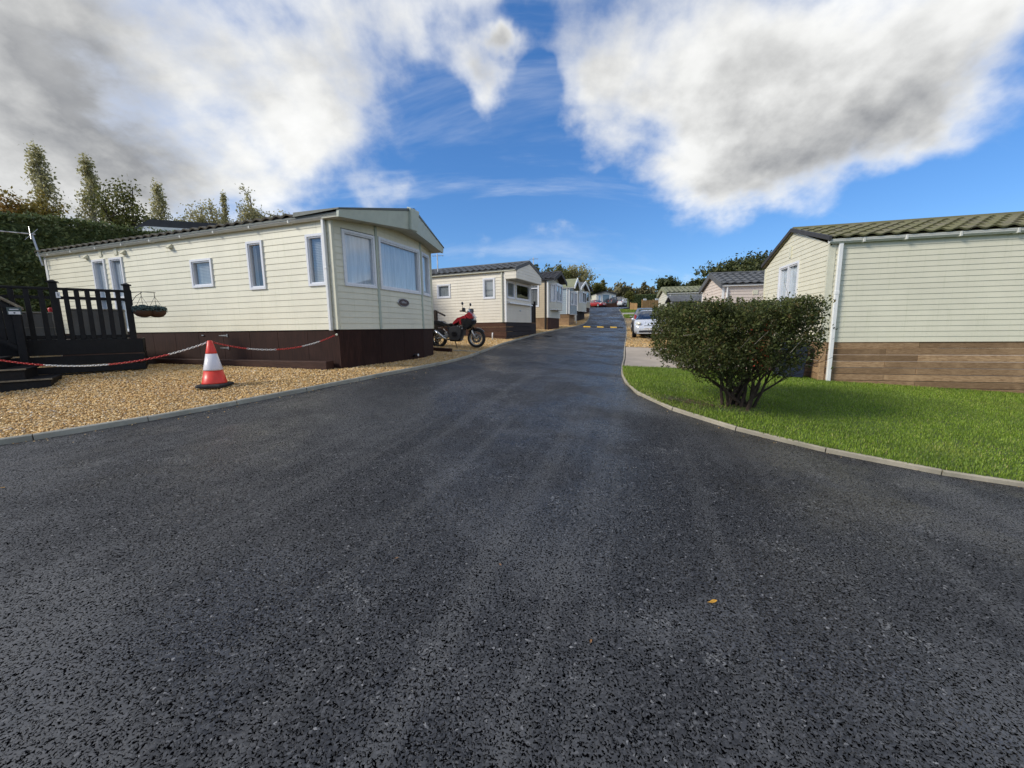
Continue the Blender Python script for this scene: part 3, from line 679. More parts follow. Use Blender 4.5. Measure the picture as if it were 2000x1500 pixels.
def window(root, wl, a0, a1, z0, z1, fill='blind', fw=.046, frame='frame', gl='glass', proud=.035, mull=(), trans=(), gap=0.0, name='window'):
    f = MB(); P = lambda *k: None
    def bar(p, q, zb, zt, n0=-.05, n1=proud): f.obox(wl.O, wl.D, wl.N, p, q, n0, n1, zb - wl.z0, zt - wl.z0)
    bar(a0, a1, z0, z0 + fw); bar(a0, a1, z1 - fw, z1); bar(a0, a0 + fw, z0 + fw, z1 - fw); bar(a1 - fw, a1, z0 + fw, z1 - fw)
    s = fw * .55; i0, i1, j0, j1 = a0 + fw, a1 - fw, z0 + fw, z1 - fw       # inner sash, set back
    bar(i0, i1, j0, j0 + s, -.05, proud - .018); bar(i0, i1, j1 - s, j1, -.05, proud - .018); bar(i0, i0 + s, j0 + s, j1 - s, -.05, proud - .018); bar(i1 - s, i1, j0 + s, j1 - s, -.05, proud - .018)
    for m_ in mull: bar(m_ - fw * .5, m_ + fw * .5, j0, j1, -.05, proud - .004)
    for m_ in trans: bar(i0, i1, m_ - fw * .5, m_ + fw * .5, -.05, proud - .006)
    fo = f.build(name, M[frame], root)
    g = MB(); g.add([wl.P(i0 + s * .5, -.026, j0 + s * .5), wl.P(i1 - s * .5, -.026, j0 + s * .5), wl.P(i1 - s * .5, -.026, j1 - s * .5), wl.P(i0 + s * .5, -.026, j1 - s * .5)], [(0, 1, 2, 3)]); g.build('pane', M[gl], fo)
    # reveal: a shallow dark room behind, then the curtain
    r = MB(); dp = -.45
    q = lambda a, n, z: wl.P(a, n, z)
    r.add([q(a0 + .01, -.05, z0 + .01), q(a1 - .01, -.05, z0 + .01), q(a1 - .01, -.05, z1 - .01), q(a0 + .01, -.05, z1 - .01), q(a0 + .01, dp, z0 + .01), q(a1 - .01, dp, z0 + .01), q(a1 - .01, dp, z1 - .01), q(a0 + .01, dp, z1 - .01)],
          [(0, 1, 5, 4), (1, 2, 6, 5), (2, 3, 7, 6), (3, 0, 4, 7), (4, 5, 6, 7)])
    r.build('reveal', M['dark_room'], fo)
    if fill != 'dark':
        c = MB(); w_ = i1 - i0
        if fill in ('net', 'curtain_grey'):
            spans = [(i0, i1)] if gap <= 0 else [(i0, i0 + w_ * (.5 - gap / 2)), (i1 - w_ * (.5 - gap / 2), i1)]
            for (p, q2) in spans:
                nn = max(8, int((q2 - p) / .022)); b0 = len(c.v); ph = random.uniform(0, 6)
                for k in range(nn + 1):
                    a = p + (q2 - p) * k / nn; off = -.062 + .014 * math.sin(a * 62 + ph + 1.1 * math.sin(a * 17)) + .006 * math.sin(a * 140)
                    c.v.append(tuple(wl.P(a, off, j0 - .01))); c.v.append(tuple(wl.P(a, off + .004, j1 + .01)))
                for k in range(nn): c.f.append((b0 + 2 * k, b0 + 2 * k + 2, b0 + 2 * k + 3, b0 + 2 * k + 1)); c.m.append(0)
            c.build('curtain', M[fill], fo, smooth=True)
        else:
            zlow = j0 - .01 + (j1 - j0) * gap
            nn = max(4, int((j1 - zlow) / .03))
            for k in range(nn):
                za = zlow + (j1 + .01 - zlow) * k / nn; zb = zlow + (j1 + .01 - zlow) * (k + 1) / nn
                c.add([wl.P(i0 - .01, -.052, za), wl.P(i1 + .01, -.052, za), wl.P(i1 + .01, -.064, zb), wl.P(i0 - .01, -.064, zb)], [(0, 1, 2, 3)])
            c.build('blind', M['blind'], fo)
    return fo

def strip(root, name, wl, a0, a1, n0, n1, z0, z1, mat, bevel=.0):
    b = MB(); b.obox(wl.O, wl.D, wl.N, a0, a1, n0, n1, z0 - wl.z0, z1 - wl.z0); return b.build(name, M[mat] if isinstance(mat, str) else mat, root, bevel=bevel)

def tile_mesh(name, wid, ln, mat, amp=.024):
    b = MB(); n = 6
    prof = [(-.5, 0), (-.36, -.006), (-.2, .004), (-.04, amp), (.12, amp * 1.5), (.3, amp * 1.1), (.44, .008), (.5, 0)]
    rows = [(0.0, .030), (ln * .5, .016), (ln * 1.06, .002)]
    for (xx, up) in rows:
        for (yy, zz_) in prof: b.v.append((xx, yy * wid, up + zz_))
    m_ = len(prof)
    for r_ in range(len(rows) - 1):
        for k in range(m_ - 1): b.f.append((r_ * m_ + k, r_ * m_ + k + 1, (r_ + 1) * m_ + k + 1, (r_ + 1) * m_ + k))
    k0 = len(b.v)
    for (yy, zz_) in prof: b.v.append((0.006, yy * wid, .030 + zz_ - .03))
    for k in range(m_ - 1): b.f.append((k, k + 1, k0 + k + 1, k0 + k))
    b.m = [0] * len(b.f)
    return b

def tiled_slope(root, roof, x0, z0, x1, z1, ya, yb, wid, ln, mat, single):
    """tiles laid from the eave (x0,z0) up to the ridge (x1,z1), along y from ya to yb; z in the caravan's frame"""
    S = Vector((x1 - x0, 0, z1 - z0)); Ls = S.length; S.normalize(); Y = Vector((0, 1, 0)); Z = S.cross(Y)
    if Z.z < 0: Y = -Y; Z = S.cross(Y)
    nc = max(1, round(Ls / ln)); lc = Ls / nc; ny = max(1, int(abs(yb - ya) / wid)); wd = abs(yb - ya) / ny
    proto = tile_mesh('roof_tile', wd, lc, mat); me = None; J = MB()
    for c in range(nc):
        for k in range(ny):
            O = Vector((x0, min(ya, yb) + (k + .5) * wd, z0)) + S * (c * lc) + Z * .006
            if single:
                if me is None: o = proto.build('roof_tile', mat, roof, smooth=False); me = o.data
                else: o = link(bpy.data.objects.new('roof_tile', me), roof)
                o.matrix_local = basis(O + Z * random.uniform(-.002, .002), S, Y, Z)
            else:
                B = basis(O, S, Y, Z); J.add([B @ Vector(v) for v in proto.v], proto.f)
    if not single:
        o = J.build('tile_covering', mat, roof); o['kind'] = 'stuff'

def skirt_rows(root, wl, a0, a1, ztop, rows, pitch, mat, name='skirting_plank', off=.0, joints=()):
    cuts = sorted([a0] + [j for j in joints if a0 < j < a1] + [a1])
    for i in range(rows):
        cs = cuts if i % 2 == 0 else sorted([a0] + [j + .55 for j in joints if a0 < j + .55 < a1] + [a1])
        for p, q in zip(cs[:-1], cs[1:]):
            b = MB(); zt = ztop - i * pitch; e = random.uniform(-.007, .007)
            b.obox(wl.O, wl.D, wl.N, p + .002, q - .002, off - .03 + e, off + e, zt - pitch + .010 - wl.z0, zt - wl.z0)
            b.build(name, mat, root, bevel=.004)

# ---- caravan 1: the cream one behind the cone
Z1 = .70
c1 = empty('static_caravan', (C1P.x, C1P.y, Z1), C1TH, 'long cream static caravan with dark brown skirting and oval badge, behind the traffic cone', 'caravan', 'static caravans on the site')
W1, L1, B1, E1, RZ1 = 3.55, 9.75, 1.48, 3.55, 4.10
PT1 = .1218
sideW = Wall((0, 0), (0, 1), (-1, 0), Z1)
rz = lambda r: B1 + r * PT1
w1 = [(.18, .63, rz(7), rz(15)), (1.78, 2.23, rz(7), rz(15)), (3.32, 4.0, rz(8), rz(13)), (6.42, 6.93, rz(0) + .03, rz(15)), (7.13, 7.64, rz(0) + .03, rz(15))]
siding(c1, sideW, .03, L1, B1, B1 + 17 * PT1, PT1, M['clad_c1'], holes=w1)
window(c1, sideW, *w1[0], fill='blind', gap=0.0); window(c1, sideW, *w1[1], fill='curtain_grey', gap=.22); window(c1, sideW, *w1[2], fill='blind')
window(c1, sideW, *w1[3], fill='net', name='door', trans=(2.35,)); window(c1, sideW, *w1[4], fill='net', name='door', trans=(2.35,))
strip(c1, 'corner_trim', sideW, -.03, .055, -.02, .022, B1, E1 + .02, 'trim_cream'); strip(c1, 'corner_trim', sideW, L1 - .06, L1 + .03, -.02, .024, B1, E1, 'trim')
# downpipe, gutter with unions, vents
b = MB(); b.obox(sideW.O, sideW.D, sideW.N, .10, .165, .02, .085, B1 - .02 - Z1, E1 - Z1); b.obox(sideW.O, sideW.D, sideW.N, .095, .17, .018, .09, 2.62 - Z1, 2.68 - Z1); b.build('downpipe', M['trim'], c1, bevel=.01)
b = MB(); prof = [(.015, .0), (.015, -.06), (.045, -.085), (.085, -.085), (.118, -.05), (.122, 0), (.108, 0), (.10, -.045)]
for yy in (-.24, L1 + .12):
    for (nn, zz_) in prof: b.v.append(tuple(sideW.P(yy, nn, E1 + .065 + zz_)))
n = len(prof); b.f = [(q, (q + 1) % n, n + (q + 1) % n, n + q) for q in range(n)] + [tuple(range(n))[::-1], tuple(range(n, 2 * n))]; b.m = [0] * len(b.f)
gut = b.build('gutter', M['gutter'], c1)
for yy in np.arange(.9, L1, 1.05):
    b = MB(); b.obox(sideW.O, sideW.D, sideW.N, yy, yy + .045, .01, .128, E1 - .028 - Z1, E1 + .069 - Z1); b.build('gutter_union', M['gutter'], gut, bevel=.008)
for yy in (7.84, 6.30, 4.59):
    b = MB(); b.add([sideW.P(yy - .07, .01, 3.36), sideW.P(yy + .07, .01, 3.36), sideW.P(yy + .05, .012, 3.46), sideW.P(yy - .05, .012, 3.46), sideW.P(yy - .06, .11, 3.365), sideW.P(yy + .06, .11, 3.365)], [(0, 1, 5, 4), (4, 5, 2, 3), (0, 4, 3), (1, 2, 5), (0, 3, 2, 1)]); b.build('vent_cowl', M['trim_cream'], c1)
for yy in (7.25, 6.62): strip(c1, 'vent_plate', sideW, yy - .06, yy + .06, .0, .03, 3.36, 3.56, 'trim_cream', .005)
# bay front: three facets
F1 = [(0, 0), (1.0, -.22), (2.70, -.22), (W1, 0)]
rline = lambda x: E1 + .02 + (RZ1 - E1 - .12) * (1 - abs(x - W1 / 2) / (W1 / 2))
def bay_wall(i):
    a, bb = Vector((*F1[i], 0)), Vector((*F1[i + 1], 0)); D = (bb - a); N = Vector((D.y, -D.x, 0)); return Wall(a, D, N, Z1), D.length
for i in range(3):
    wl, ln = bay_wall(i); A = F1[i]; Bp = F1[i + 1]
    def clip(z, A=A, Bp=Bp, ln=ln):
        if z < E1 + .02: return (0, ln)
        s_ = (z - E1 - .02) / (RZ1 - E1 - .12) * W1 / 2
        lo, hi = s_, W1 - s_
        f = lambda x: (x - A[0]) / (Bp[0] - A[0]) * ln
        return (f(lo), f(hi))
    win = {0: (.20, ln - .05, rz(7), rz(16) - .02), 1: (.06, ln - .06, rz(7), rz(16) - .005), 2: (.05, ln - .2, rz(7), rz(16) - .02)}[i]
    h = (win[0], win[1], win[2], win[3]) 
    siding(c1, wl, .03, ln - .03, B1, B1 + 21 * PT1, PT1, M['clad_c1'], holes=[h], clip=clip)
    window(c1, wl, *win, fill='net', gl='glass_blue', fw=.055 if i == 1 else .046)
for (px_, py_) in F1:
    zt = rline(px_) - .02
    b = MB(); b.tube([(px_, py_ - .004, B1 - Z1), (px_, py_ - .004, zt - Z1)], .036, 6); b.build('corner_trim', M['fascia'] if 0 < px_ < W1 else M['trim_cream'], c1)
wl, ln = bay_wall(1)
b = MB(); pr = [(.19, 0), (.185, .014), (.13, .02)]
ov = []
for k in range(24): ov.append((math.cos(2 * PI * k / 24), math.sin(2 * PI * k / 24)))
def oval(rx, rz_, n0, n1, mat, nm, par):
    b = MB(); b.v = [tuple(wl.P(.87 + rx * c_, n0, 2.09 + rz_ * s_)) for c_, s_ in ov] + [tuple(wl.P(.87 + rx * .93 * c_, n1, 2.09 + rz_ * .9 * s_)) for c_, s_ in ov]
    b.f = [(k, (k + 1) % 24, 24 + (k + 1) % 24, 24 + k) for k in range(24)] + [tuple(range(24, 48))]; b.m = [0] * len(b.f); return b.build(nm, M[mat], par)
bd = oval(.23, .10, .014, .032, 'metal', 'badge', c1); oval(.21, .085, .03, .036, 'oval', 'badge_face', bd)
b = MB()
for k in range(7): b.obox(wl.O, wl.D, wl.N, .775 + k * .028, .79 + k * .028, .035, .0385, 2.075 - Z1, 2.075 + (.05 if k in (0, 2, 3) else .03) - Z1)
b.build('badge_lettering', M['metal'], bd)
# roof: boarded slopes, tiles, deep front canopy with fascia
b = MB(); xe, xr = -.13, W1 / 2; ze, zr = E1 + .07 - Z1, RZ1 - Z1
zslope = (zr - ze) / (xr - xe)
rf = MB(); ye = -.28; yp = -.60
def roofpts(dz): return [(xe, ye, ze + dz), (xr, yp, zr + dz), (W1 - xe, ye, ze + dz), (W1 - xe, L1 + .1, ze + dz), (xr, L1 + .1, zr + dz), (xe, L1 + .1, ze + dz)]
v = roofpts(0) + roofpts(-.04); rf.add(v, [(0, 1, 4, 5), (1, 2, 3, 4), (6, 11, 10, 7), (7, 10, 9, 8), (5, 4, 10, 11), (4, 3, 9, 10), (0, 5, 11, 6), (2, 8, 9, 3), (0, 6, 7, 1), (1, 7, 8, 2)])
roof1 = rf.build('roof', M['roof_sheet'], c1)
tiled_slope(c1, roof1, xe - .02, ze, xr, zr, .75, L1 + .08, .26, .36, M['roof_c1'], True)
b = MB(); b.tube([(xr, .75, zr + .035), (xr, L1 + .1, zr + .035)], .06, 6); b.build('ridge_cap', M['roof_c1'], roof1)
# canopy fascia, front, two deep boards meeting at the peak
for s_ in (0, 1):
    X = (lambda x: x) if s_ == 0 else (lambda x: W1 - x)
    b = MB(); o_ = -.05
    b.hexa([(X(xe - .02), ye + o_, ze - .10), (X(xr), yp + o_, zr - .43), (X(xr), yp + o_ + .05, zr - .43), (X(xe - .02), ye + o_ + .05, ze - .10),
            (X(xe - .02), ye + o_ - .02, ze + .025), (X(xr), yp + o_ - .05, zr - .03), (X(xr), yp + o_ + .03, zr - .03), (X(xe - .02), ye + o_ + .04, ze + .025)])
    b.build('fascia', M['fascia'], c1)
    b = MB(); b.hexa([(X(xe - .04), ye + o_ - .03, ze + .028), (X(xr), yp + o_ - .06, zr - .027), (X(xr), .74, zr - .01), (X(xe - .04), .74, ze - .01),
                      (X(xe - .04), ye + o_ - .03, ze + .05), (X(xr), yp + o_ - .06, zr + .03), (X(xr), .72, zr + .06), (X(xe - .04), .72, ze + .07)]); b.build('canopy_sheet', M['roof_sheet'], roof1)
b = MB(); b.hexa([(xr - .13, yp - .09, zr - .45), (xr + .13, yp - .09, zr - .45), (xr + .13, yp - .02, zr - .45), (xr - .13, yp - .02, zr - .45), (xr - .17, yp - .135, zr - .005), (xr + .17, yp - .135, zr - .005), (xr + .17, yp - .02, zr + .035), (xr - .17, yp - .02, zr + .035)]); b.build('peak_cap', M['fascia'], c1, bevel=.015)
b = MB(); b.hexa([(xe, ye, ze - .09), (xr, yp, zr - .42), (xr, .1, zr - .40), (xe, .1, ze - .09), (xe, ye, ze - .075), (xr, yp, zr - .40), (xr, .1, zr - .38), (xe, .1, ze - .075)])
b.hexa([(W1 - xe, ye, ze - .09), (xr, yp, zr - .42), (xr, .1, zr - .40), (W1 - xe, .1, ze - .09), (W1 - xe, ye, ze - .075), (xr, yp, zr - .40), (xr, .1, zr - .38), (W1 - xe, .1, ze - .075)]); b.build('soffit', M['soffit'], c1)
# end wall and far wall (seldom seen)
fw_ = Wall((W1, 0), (0, 1), (1, 0), Z1); siding(c1, fw_, .03, L1, B1, B1 + 17 * PT1, PT1, M['clad_c1'], single=False)
ew = Wall((0, L1), (1, 0), (0, 1), Z1); siding(c1, ew, .0, W1, B1, RZ1 - .05, PT1, M['clad_c1'], single=False, clip=lambda z: (0, W1) if z < E1 else ((z - E1) / (RZ1 - E1) * W1 / 2, W1 - (z - E1) / (RZ1 - E1) * W1 / 2))
# skirting panels, hatch hinges, timber beam, chain hook
for k in range(24):
    a_, b_ = k * .4066, min(L1, (k + 1) * .4066)
    strip(c1, 'skirting_panel', sideW, a_ + .002, b_ - .002, -.03, -.008 - .003 * (k % 2), .45, B1 - .004, 'skirt_brown')
strip(c1, 'skirting_panel', Wall((W1, 0), (0, 1), (1, 0), Z1), 0, L1, -.03, -.01, .45, B1 - .004, 'skirt_brown')
for i in range(3):
    wl2, ln = bay_wall(i)
    for k in range(4 if i == 1 else 2):
        h_ = ln / (4 if i == 1 else 2); strip(c1, 'skirting_panel', wl2, k * h_ + .002, (k + 1) * h_ - .002, -.03, -.004 - .003 * (k % 2), .45, B1 - .004, 'skirt_brown')
for zz_ in (1.385, 1.11):
    b = MB(); b.obox(sideW.O, sideW.D, sideW.N, 3.10, 3.13, -.008, .004, zz_ - .035 - Z1, zz_ + .035 - Z1)
    b.hexa([sideW.P(3.13, -.008, zz_ - .018), sideW.P(3.38, -.008, zz_ - .006), sideW.P(3.38, .002, zz_ - .006), sideW.P(3.13, .002, zz_ - .018), sideW.P(3.13, -.008, zz_ + .018), sideW.P(3.38, -.008, zz_ + .006), sideW.P(3.38, .002, zz_ + .006), sideW.P(3.13, .002, zz_ + .018)]); b.build('hinge', M['metal'], c1)
strip(c1, 'latch', sideW, 3.86, 3.93, -.008, .01, 1.385, 1.405, 'metal')
b = MB(); b.lathe([(.022, 0), (.022, .012), (.008, .02), (.008, .04)], 10, c=(0, 0, 0), axis='x'); hk = b.build('chain_hook', M['trim_cream'], c1, loc=(-.02, .03, 1.38 - Z1)); hk.rotation_euler = (0, PI, 0)
bmr = empty('timber_beam', (C1P.x, C1P.y, Z1), C1TH, 'long dark brown timber beam lying along the skirting of the cream caravan by the cone', 'beam')
b = MB(); b.box((-.24, .14, -.02), (-.04, 3.3, .165)); b.build('beam_length', M['beam_brown'], bmr, bevel=.008)
b = MB(); b.box((-.24, 3.306, -.02), (-.04, 6.4, .162)); b.build('beam_length', M['beam_brown'], bmr, bevel=.008)
tp = MB(); tp.tube([(0, 0, 0), (0, -.06, .05), (.02, -.10, .03)], [.03, .025, .02], 8); o = tp.build('outlet_pipe', M['black_plastic'], None, smooth=True); o.matrix_world = Matrix.Translation((C1P.x, C1P.y, 0)) @ Matrix.Rotation(C1TH, 4, 'Z') @ Matrix.Translation((2.2, -.22, .80)); tag(o, 'small black outlet pipe low on the front skirting of the cream caravan', 'pipe')
b = MB(); b.lathe([(.012, -.008), (.03, -.004), (.03, .004), (.012, .008)], 10, axis='y'); o = b.build('pipe_cap', M['chain_white'], o, loc=(.03, -.12, .035))

# ---- caravan R1: the cream one at the right edge
ZR = .10
r1 = empty('static_caravan', (R1Q.x, R1Q.y, ZR), R1TH, 'cream static caravan with mossy tiled roof and plank skirting at the right edge', 'caravan', 'static caravans on the site')
WR, LR, BR, ER, RR = 3.75, 9.0, 1.07, 3.10, 3.76
PR = .1068
sw = Wall((0, 0), (0, 1), (-1, 0), ZR)
siding(r1, sw, -LR, -.03, BR, BR + 19 * PR, PR, M['clad_r1'])
gw = Wall((0, 0), (1, 0), (0, 1), ZR)
gclip = lambda z: (0, WR) if z < ER else ((z - ER) / (RR - ER) * WR / 2, WR - (z - ER) / (RR - ER) * WR / 2)
wz0, wz1 = BR + 6 * PR, BR + 18 * PR
siding(r1, gw, .03, WR - .03, BR, RR - .03, PR, M['clad_r1'], holes=[(1.40, 2.62, wz0, wz1)], clip=gclip)
window(r1, gw, 1.40, 2.62, wz0, wz1, fill='net', gap=.0, mull=(2.02,), fw=.05)
strip(r1, 'vent_plate', gw, 1.93, 2.05, 0, .03, 3.14, 3.42, 'trim_cream')
strip(r1, 'corner_trim', sw, -.09, .03, -.03, .02, BR, ER - .03, 'trim_cream'); strip(r1, 'corner_trim', gw, -.018, .05, -.04, .022, BR, ER - .03, 'trim_cream'); strip(r1, 'corner_trim', gw, WR - .06, WR + .02, -.04, .022, BR, ER, 'trim_cream')
b = MB()
for k in range(2): b.obox(sw.O, sw.D, sw.N, -.20 + (0), -.125, .022, .085, (.22 if k == 0 else 2.1) - ZR, (2.1 if k == 0 else ER + .02) - ZR)
b.obox(sw.O, sw.D, sw.N, -.205, -.12, .018, .09, 2.06 - ZR, 2.14 - ZR); b.obox(sw.O, sw.D, sw.N, -.20, -.125, .02, .12, .16 - ZR, .22 - ZR); b.build('downpipe', M['trim'], r1, bevel=.008)
b = MB(); zt = ER + .075
for yy in (.06, -LR):
    for (nn, zz_) in prof: b.v.append(tuple(sw.P(yy, nn, zt + zz_)))
n = len(prof); b.f = [(q, (q + 1) % n, n + (q + 1) % n, n + q) for q in range(n)] + [tuple(range(n))[::-1], tuple(range(n, 2 * n))]; b.m = [0] * len(b.f)
gut = b.build('gutter', M['gutter'], r1)
for yy in (-.55, -1.25, -2.1, -2.95, -3.8, -4.65, -5.5, -6.4):
    b = MB(); b.obox(sw.O, sw.D, sw.N, yy, yy + .045, .01, .128, zt - .093 - ZR, zt + .004 - ZR); b.build('gutter_union', M['gutter'], gut, bevel=.008)
xe, xr, ze, zr = -.12, WR / 2, ER + .085 - ZR, RR + .03 - ZR
rf = MB(); v = []
for dz in (0, -.04): v += [(xe, .06, ze + dz), (xr, .06, zr + dz), (WR - xe, .06, ze + dz), (WR - xe, -LR, ze + dz), (xr, -LR, zr + dz), (xe, -LR, ze + dz)]
rf.add(v, [(0, 1, 4, 5), (1, 2, 3, 4), (6, 11, 10, 7), (7, 10, 9, 8), (5, 4, 10, 11), (4, 3, 9, 10), (0, 5, 11, 6), (2, 8, 9, 3), (0, 6, 7, 1), (1, 7, 8, 2)])
roofr = rf.build('roof', M['roof_moss'], r1)
tiled_slope(r1, roofr, xe - .03, ze, xr, zr, .02, -LR, .27, .34, M['roof_moss'], True)
b = MB(); b.tube([(xr, .05, zr + .03), (xr, -LR, zr + .03)], .055, 6); b.build('ridge_cap', M['roof_moss'], roofr)
for s_ in (0, 1):
    X = (lambda x: x) if s_ == 0 else (lambda x: WR - x)
    b = MB(); b.hexa([(X(xe - .02), .045, ze - .03), (X(xr), .045, zr - .03), (X(xr), .095, zr - .03), (X(xe - .02), .095, ze - .03), (X(xe - .02), .045, ze + .055), (X(xr), .045, zr + .055), (X(xr), .095, zr + .055), (X(xe - .02), .095, ze + .055)]); b.build('bargeboard', M['roof_dark'], r1)
fw_ = Wall((WR, 0), (0, 1), (1, 0), ZR); siding(r1, fw_, -LR, -.03, BR, BR + 19 * PR, PR, M['clad_r1'], single=False)
skirt_rows(r1, sw, -LR, -.10, BR - .004, 8, .136, M['plank'], off=-.004, joints=(-1.72, -4.9, -7.6))
skirt_rows(r1, Wall((0, -.0), (1, 0), (0, 1), ZR), .02, WR, BR - .004, 8, .136, M['plank'], off=-.006)
strip(r1, 'skirting_post', sw, -.10, .0, -.05, .012, -.05, BR - .004, 'plank', .006)

# ---- generic neighbour caravans (each with its own front, colours and skirting)
def neighbour(label, Pp, thd, zg, W, L, zb, ze_, zr_, clad, roofm, skirt, front, windows=(), pitch=.13, skirt_rows_n=4, front_over=.25, y_front=0.0, flip=False, tiled=True, trimc='trim', pipe='trim', front_clad=None, bay=None, badge=False, side_windows=(), open_gable=True, pipe_to_ground=False):
    sn = lambda z: zb + round((z - zb) / pitch) * pitch
    windows = [(w_[0], w_[1], sn(w_[2]), sn(w_[3]), *w_[4:]) for w_ in windows]; side_windows = [(w_[0], w_[1], sn(w_[2]), sn(w_[3]), *w_[4:]) for w_ in side_windows]
    if bay: bay = (bay[0], bay[1], sn(bay[2]), sn(bay[3]), bay[4], bay[5])
    root = empty('static_caravan', (Pp[0], Pp[1], zg), R(thd), label, 'caravan', 'static caravans on the site')
    fc = M[front_clad] if front_clad else M[clad]
    s = Wall((0, 0), (0, 1), (-1, 0), zg); f = Wall((0, 0), (1, 0), (0, -1), zg); e = Wall((W, 0), (0, 1), (1, 0), zg); bk = Wall((0, L), (1, 0), (0, 1), zg)
    slope = (zr_ - ze_) / (W / 2)
    gc = lambda z: (0, W) if z < ze_ else ((z - ze_) / slope, W - (z - ze_) / slope)
    siding(root, s, .02, L, zb, ze_, pitch, M[clad], holes=[w_[:4] for w_ in side_windows], single=False, lip=.018)
    for w_ in side_windows: window(root, s, *w_[:4], fill=w_[4], fw=.06, trans=w_[5] if len(w_) > 5 else ())
    siding(root, e, .02, L, zb, ze_, pitch, M[clad], single=False); siding(root, bk, 0, W, zb, zr_ - .03, pitch, M[clad], clip=gc, single=False)
    siding(root, f, .03, W - .03, zb, zr_ - .03, pitch, fc, holes=[w_[:4] for w_ in windows] if bay is None else [(bay[0], bay[1], bay[2], bay[3])], clip=gc, single=False, lip=.018)
    if bay is None:
        for w_ in windows: window(root, f, *w_[:4], fill=w_[4], gl='glass_blue', fw=.06)
    else:
        a0, a1, z0, z1, dp, sill = bay
        pts = [(a0, 0), (a0 + dp * .9, -dp), (a1 - dp * .9, -dp), (a1, 0)]
        for i in range(3):
            A, Bq = Vector((*pts[i], 0)), Vector((*pts[i + 1], 0)); D = Bq - A; wl_ = Wall(A, D, (D.y, -D.x), zg); ln_ = D.length
            window(root, wl_, .03, ln_ - .03, sill, z1 - .04, fill='net' if i != 1 else windows[0][4] if windows else 'net', gl='glass_blue', fw=.055, mull=(ln_ / 2,) if i == 1 and ln_ > 1.5 else ())
            siding(root, wl_, 0, ln_, z0, sill, pitch, fc, single=False)
            b = MB(); b.obox(wl_.O, wl_.D, wl_.N, -.01, ln_ + .01, -.06, .03, z1 - .04 - zg, z1 + .03 - zg); b.build('bay_head', M[trimc], root); b = MB(); b.obox(wl_.O, wl_.D, wl_.N, -.01, ln_ + .01, -.2, .03, z0 - .04 - zg, z0 - zg); b.build('bay_sill', M[trimc], root)
    for wl_, a_ in ((s, -.03), (f, W - .05)): strip(root, 'corner_trim', wl_, a_, a_ + .08, -.02, .024, zb, ze_ - .01, trimc)
    # roof
    xe, xr, ze2, zr2 = -.14, W / 2, ze_ + .05 - zg, zr_ + .05 - zg; yo = -front_over
    rf = MB(); v = []
    for dz in (0, -.05): v += [(xe, yo, ze2 + dz), (xr, yo, zr2 + dz), (W - xe, yo, ze2 + dz), (W - xe, L + .1, ze2 + dz), (xr, L + .1, zr2 + dz), (xe, L + .1, ze2 + dz)]
    rf.add(v, [(0, 1, 4, 5), (1, 2, 3, 4), (6, 11, 10, 7), (7, 10, 9, 8), (5, 4, 10, 11), (4, 3, 9, 10), (0, 5, 11, 6), (2, 8, 9, 3), (0, 6, 7, 1), (1, 7, 8, 2)])
    rof = rf.build('roof', M[roofm], root)
    if tiled:
        tiled_slope(root, rof, xe - .03, ze2, xr, zr2, yo, L + .08, .30, .38, M[roofm], False)
        b = MB(); b.tube([(xr, yo, zr2 + .03), (xr, L + .1, zr2 + .03)], .06, 6); b.build('ridge_cap', M[roofm], rof)
    barge = 'roof_dark' if front == 'dark' else ('trim' if front == 'white' else roofm)
    for sd in (0, 1):
        X = (lambda x: x) if sd == 0 else (lambda x: W - x)
        b = MB(); d0, d1 = yo - .03, yo + .03; hb = .16 if front != 'boxed' else .09
        b.hexa([(X(xe - .03), d0, ze2 - hb), (X(xr), d0, zr2 - hb), (X(xr), d1, zr2 - hb), (X(xe - .03), d1, ze2 - hb), (X(xe - .03), d0, ze2 + .06), (X(xr), d0, zr2 + .06), (X(xr), d1, zr2 + .06), (X(xe - .03), d1, ze2 + .06)]); b.build('bargeboard', M[barge], root)
    if front == 'boxed':      # projecting clad gable over the front windows
        zb2 = ze_ - .36
        fg = Wall((0, yo), (1, 0), (0, -1), zg); siding(root, fg, -.08, W + .08, zb2, zr_ - .02, pitch, fc, clip=lambda z: (-.08, W + .08) if z < ze_ - .05 else ((z - ze_) / slope, W - (z - ze_) / slope), single=False)
        for wl_ in (Wall((-.08, yo), (0, 1), (-1, 0), zg), Wall((W + .08, yo), (0, 1), (1, 0), zg)): siding(root, wl_, 0, -yo, zb2, ze_, pitch, M[clad], single=False)
        b = MB(); b.box((-.08, yo + .012, zb2 - .02 - zg), (W + .08, -.014, zb2 - zg)); b.build('soffit', M['soffit'], root)
    b = MB(); b.obox(s.O, s.D, s.N, yo, L + .1, .02, .13, ze_ - .05 - zg, ze_ + .04 - zg); b.build('gutter', M[pipe], root, bevel=.015)
    if pipe: 
        b = MB(); b.tube([s.P(.16, .05, ze_ - .03), s.P(.16, .05, (zg + .05) if pipe_to_ground else zb)], .035, 8); b.build('downpipe', M[pipe], root)
    # skirting
    if skirt[0] == 'rows':
        ph = (zb - zg + .25) / skirt_rows_n
        skirt_rows(root, s, 0, L, zb - .004, skirt_rows_n, ph, M[skirt[1]], off=-.005); skirt_rows(root, f, 0, W, zb - .004, skirt_rows_n, ph, M[skirt[2]], off=-.004)
    else:
        nn = int(L / .2)
        for k in range(min(nn, 30)): strip(root, 'skirting_plank', s, k * .2 + .004, k * .2 + .196, -.03, -.005 - .003 * (k % 2), zg - .25, zb - .004, skirt[1])
        strip(root, 'skirting_panel', s, min(nn, 30) * .2, L, -.03, -.006, zg - .25, zb - .004, skirt[1]) if nn > 30 else None
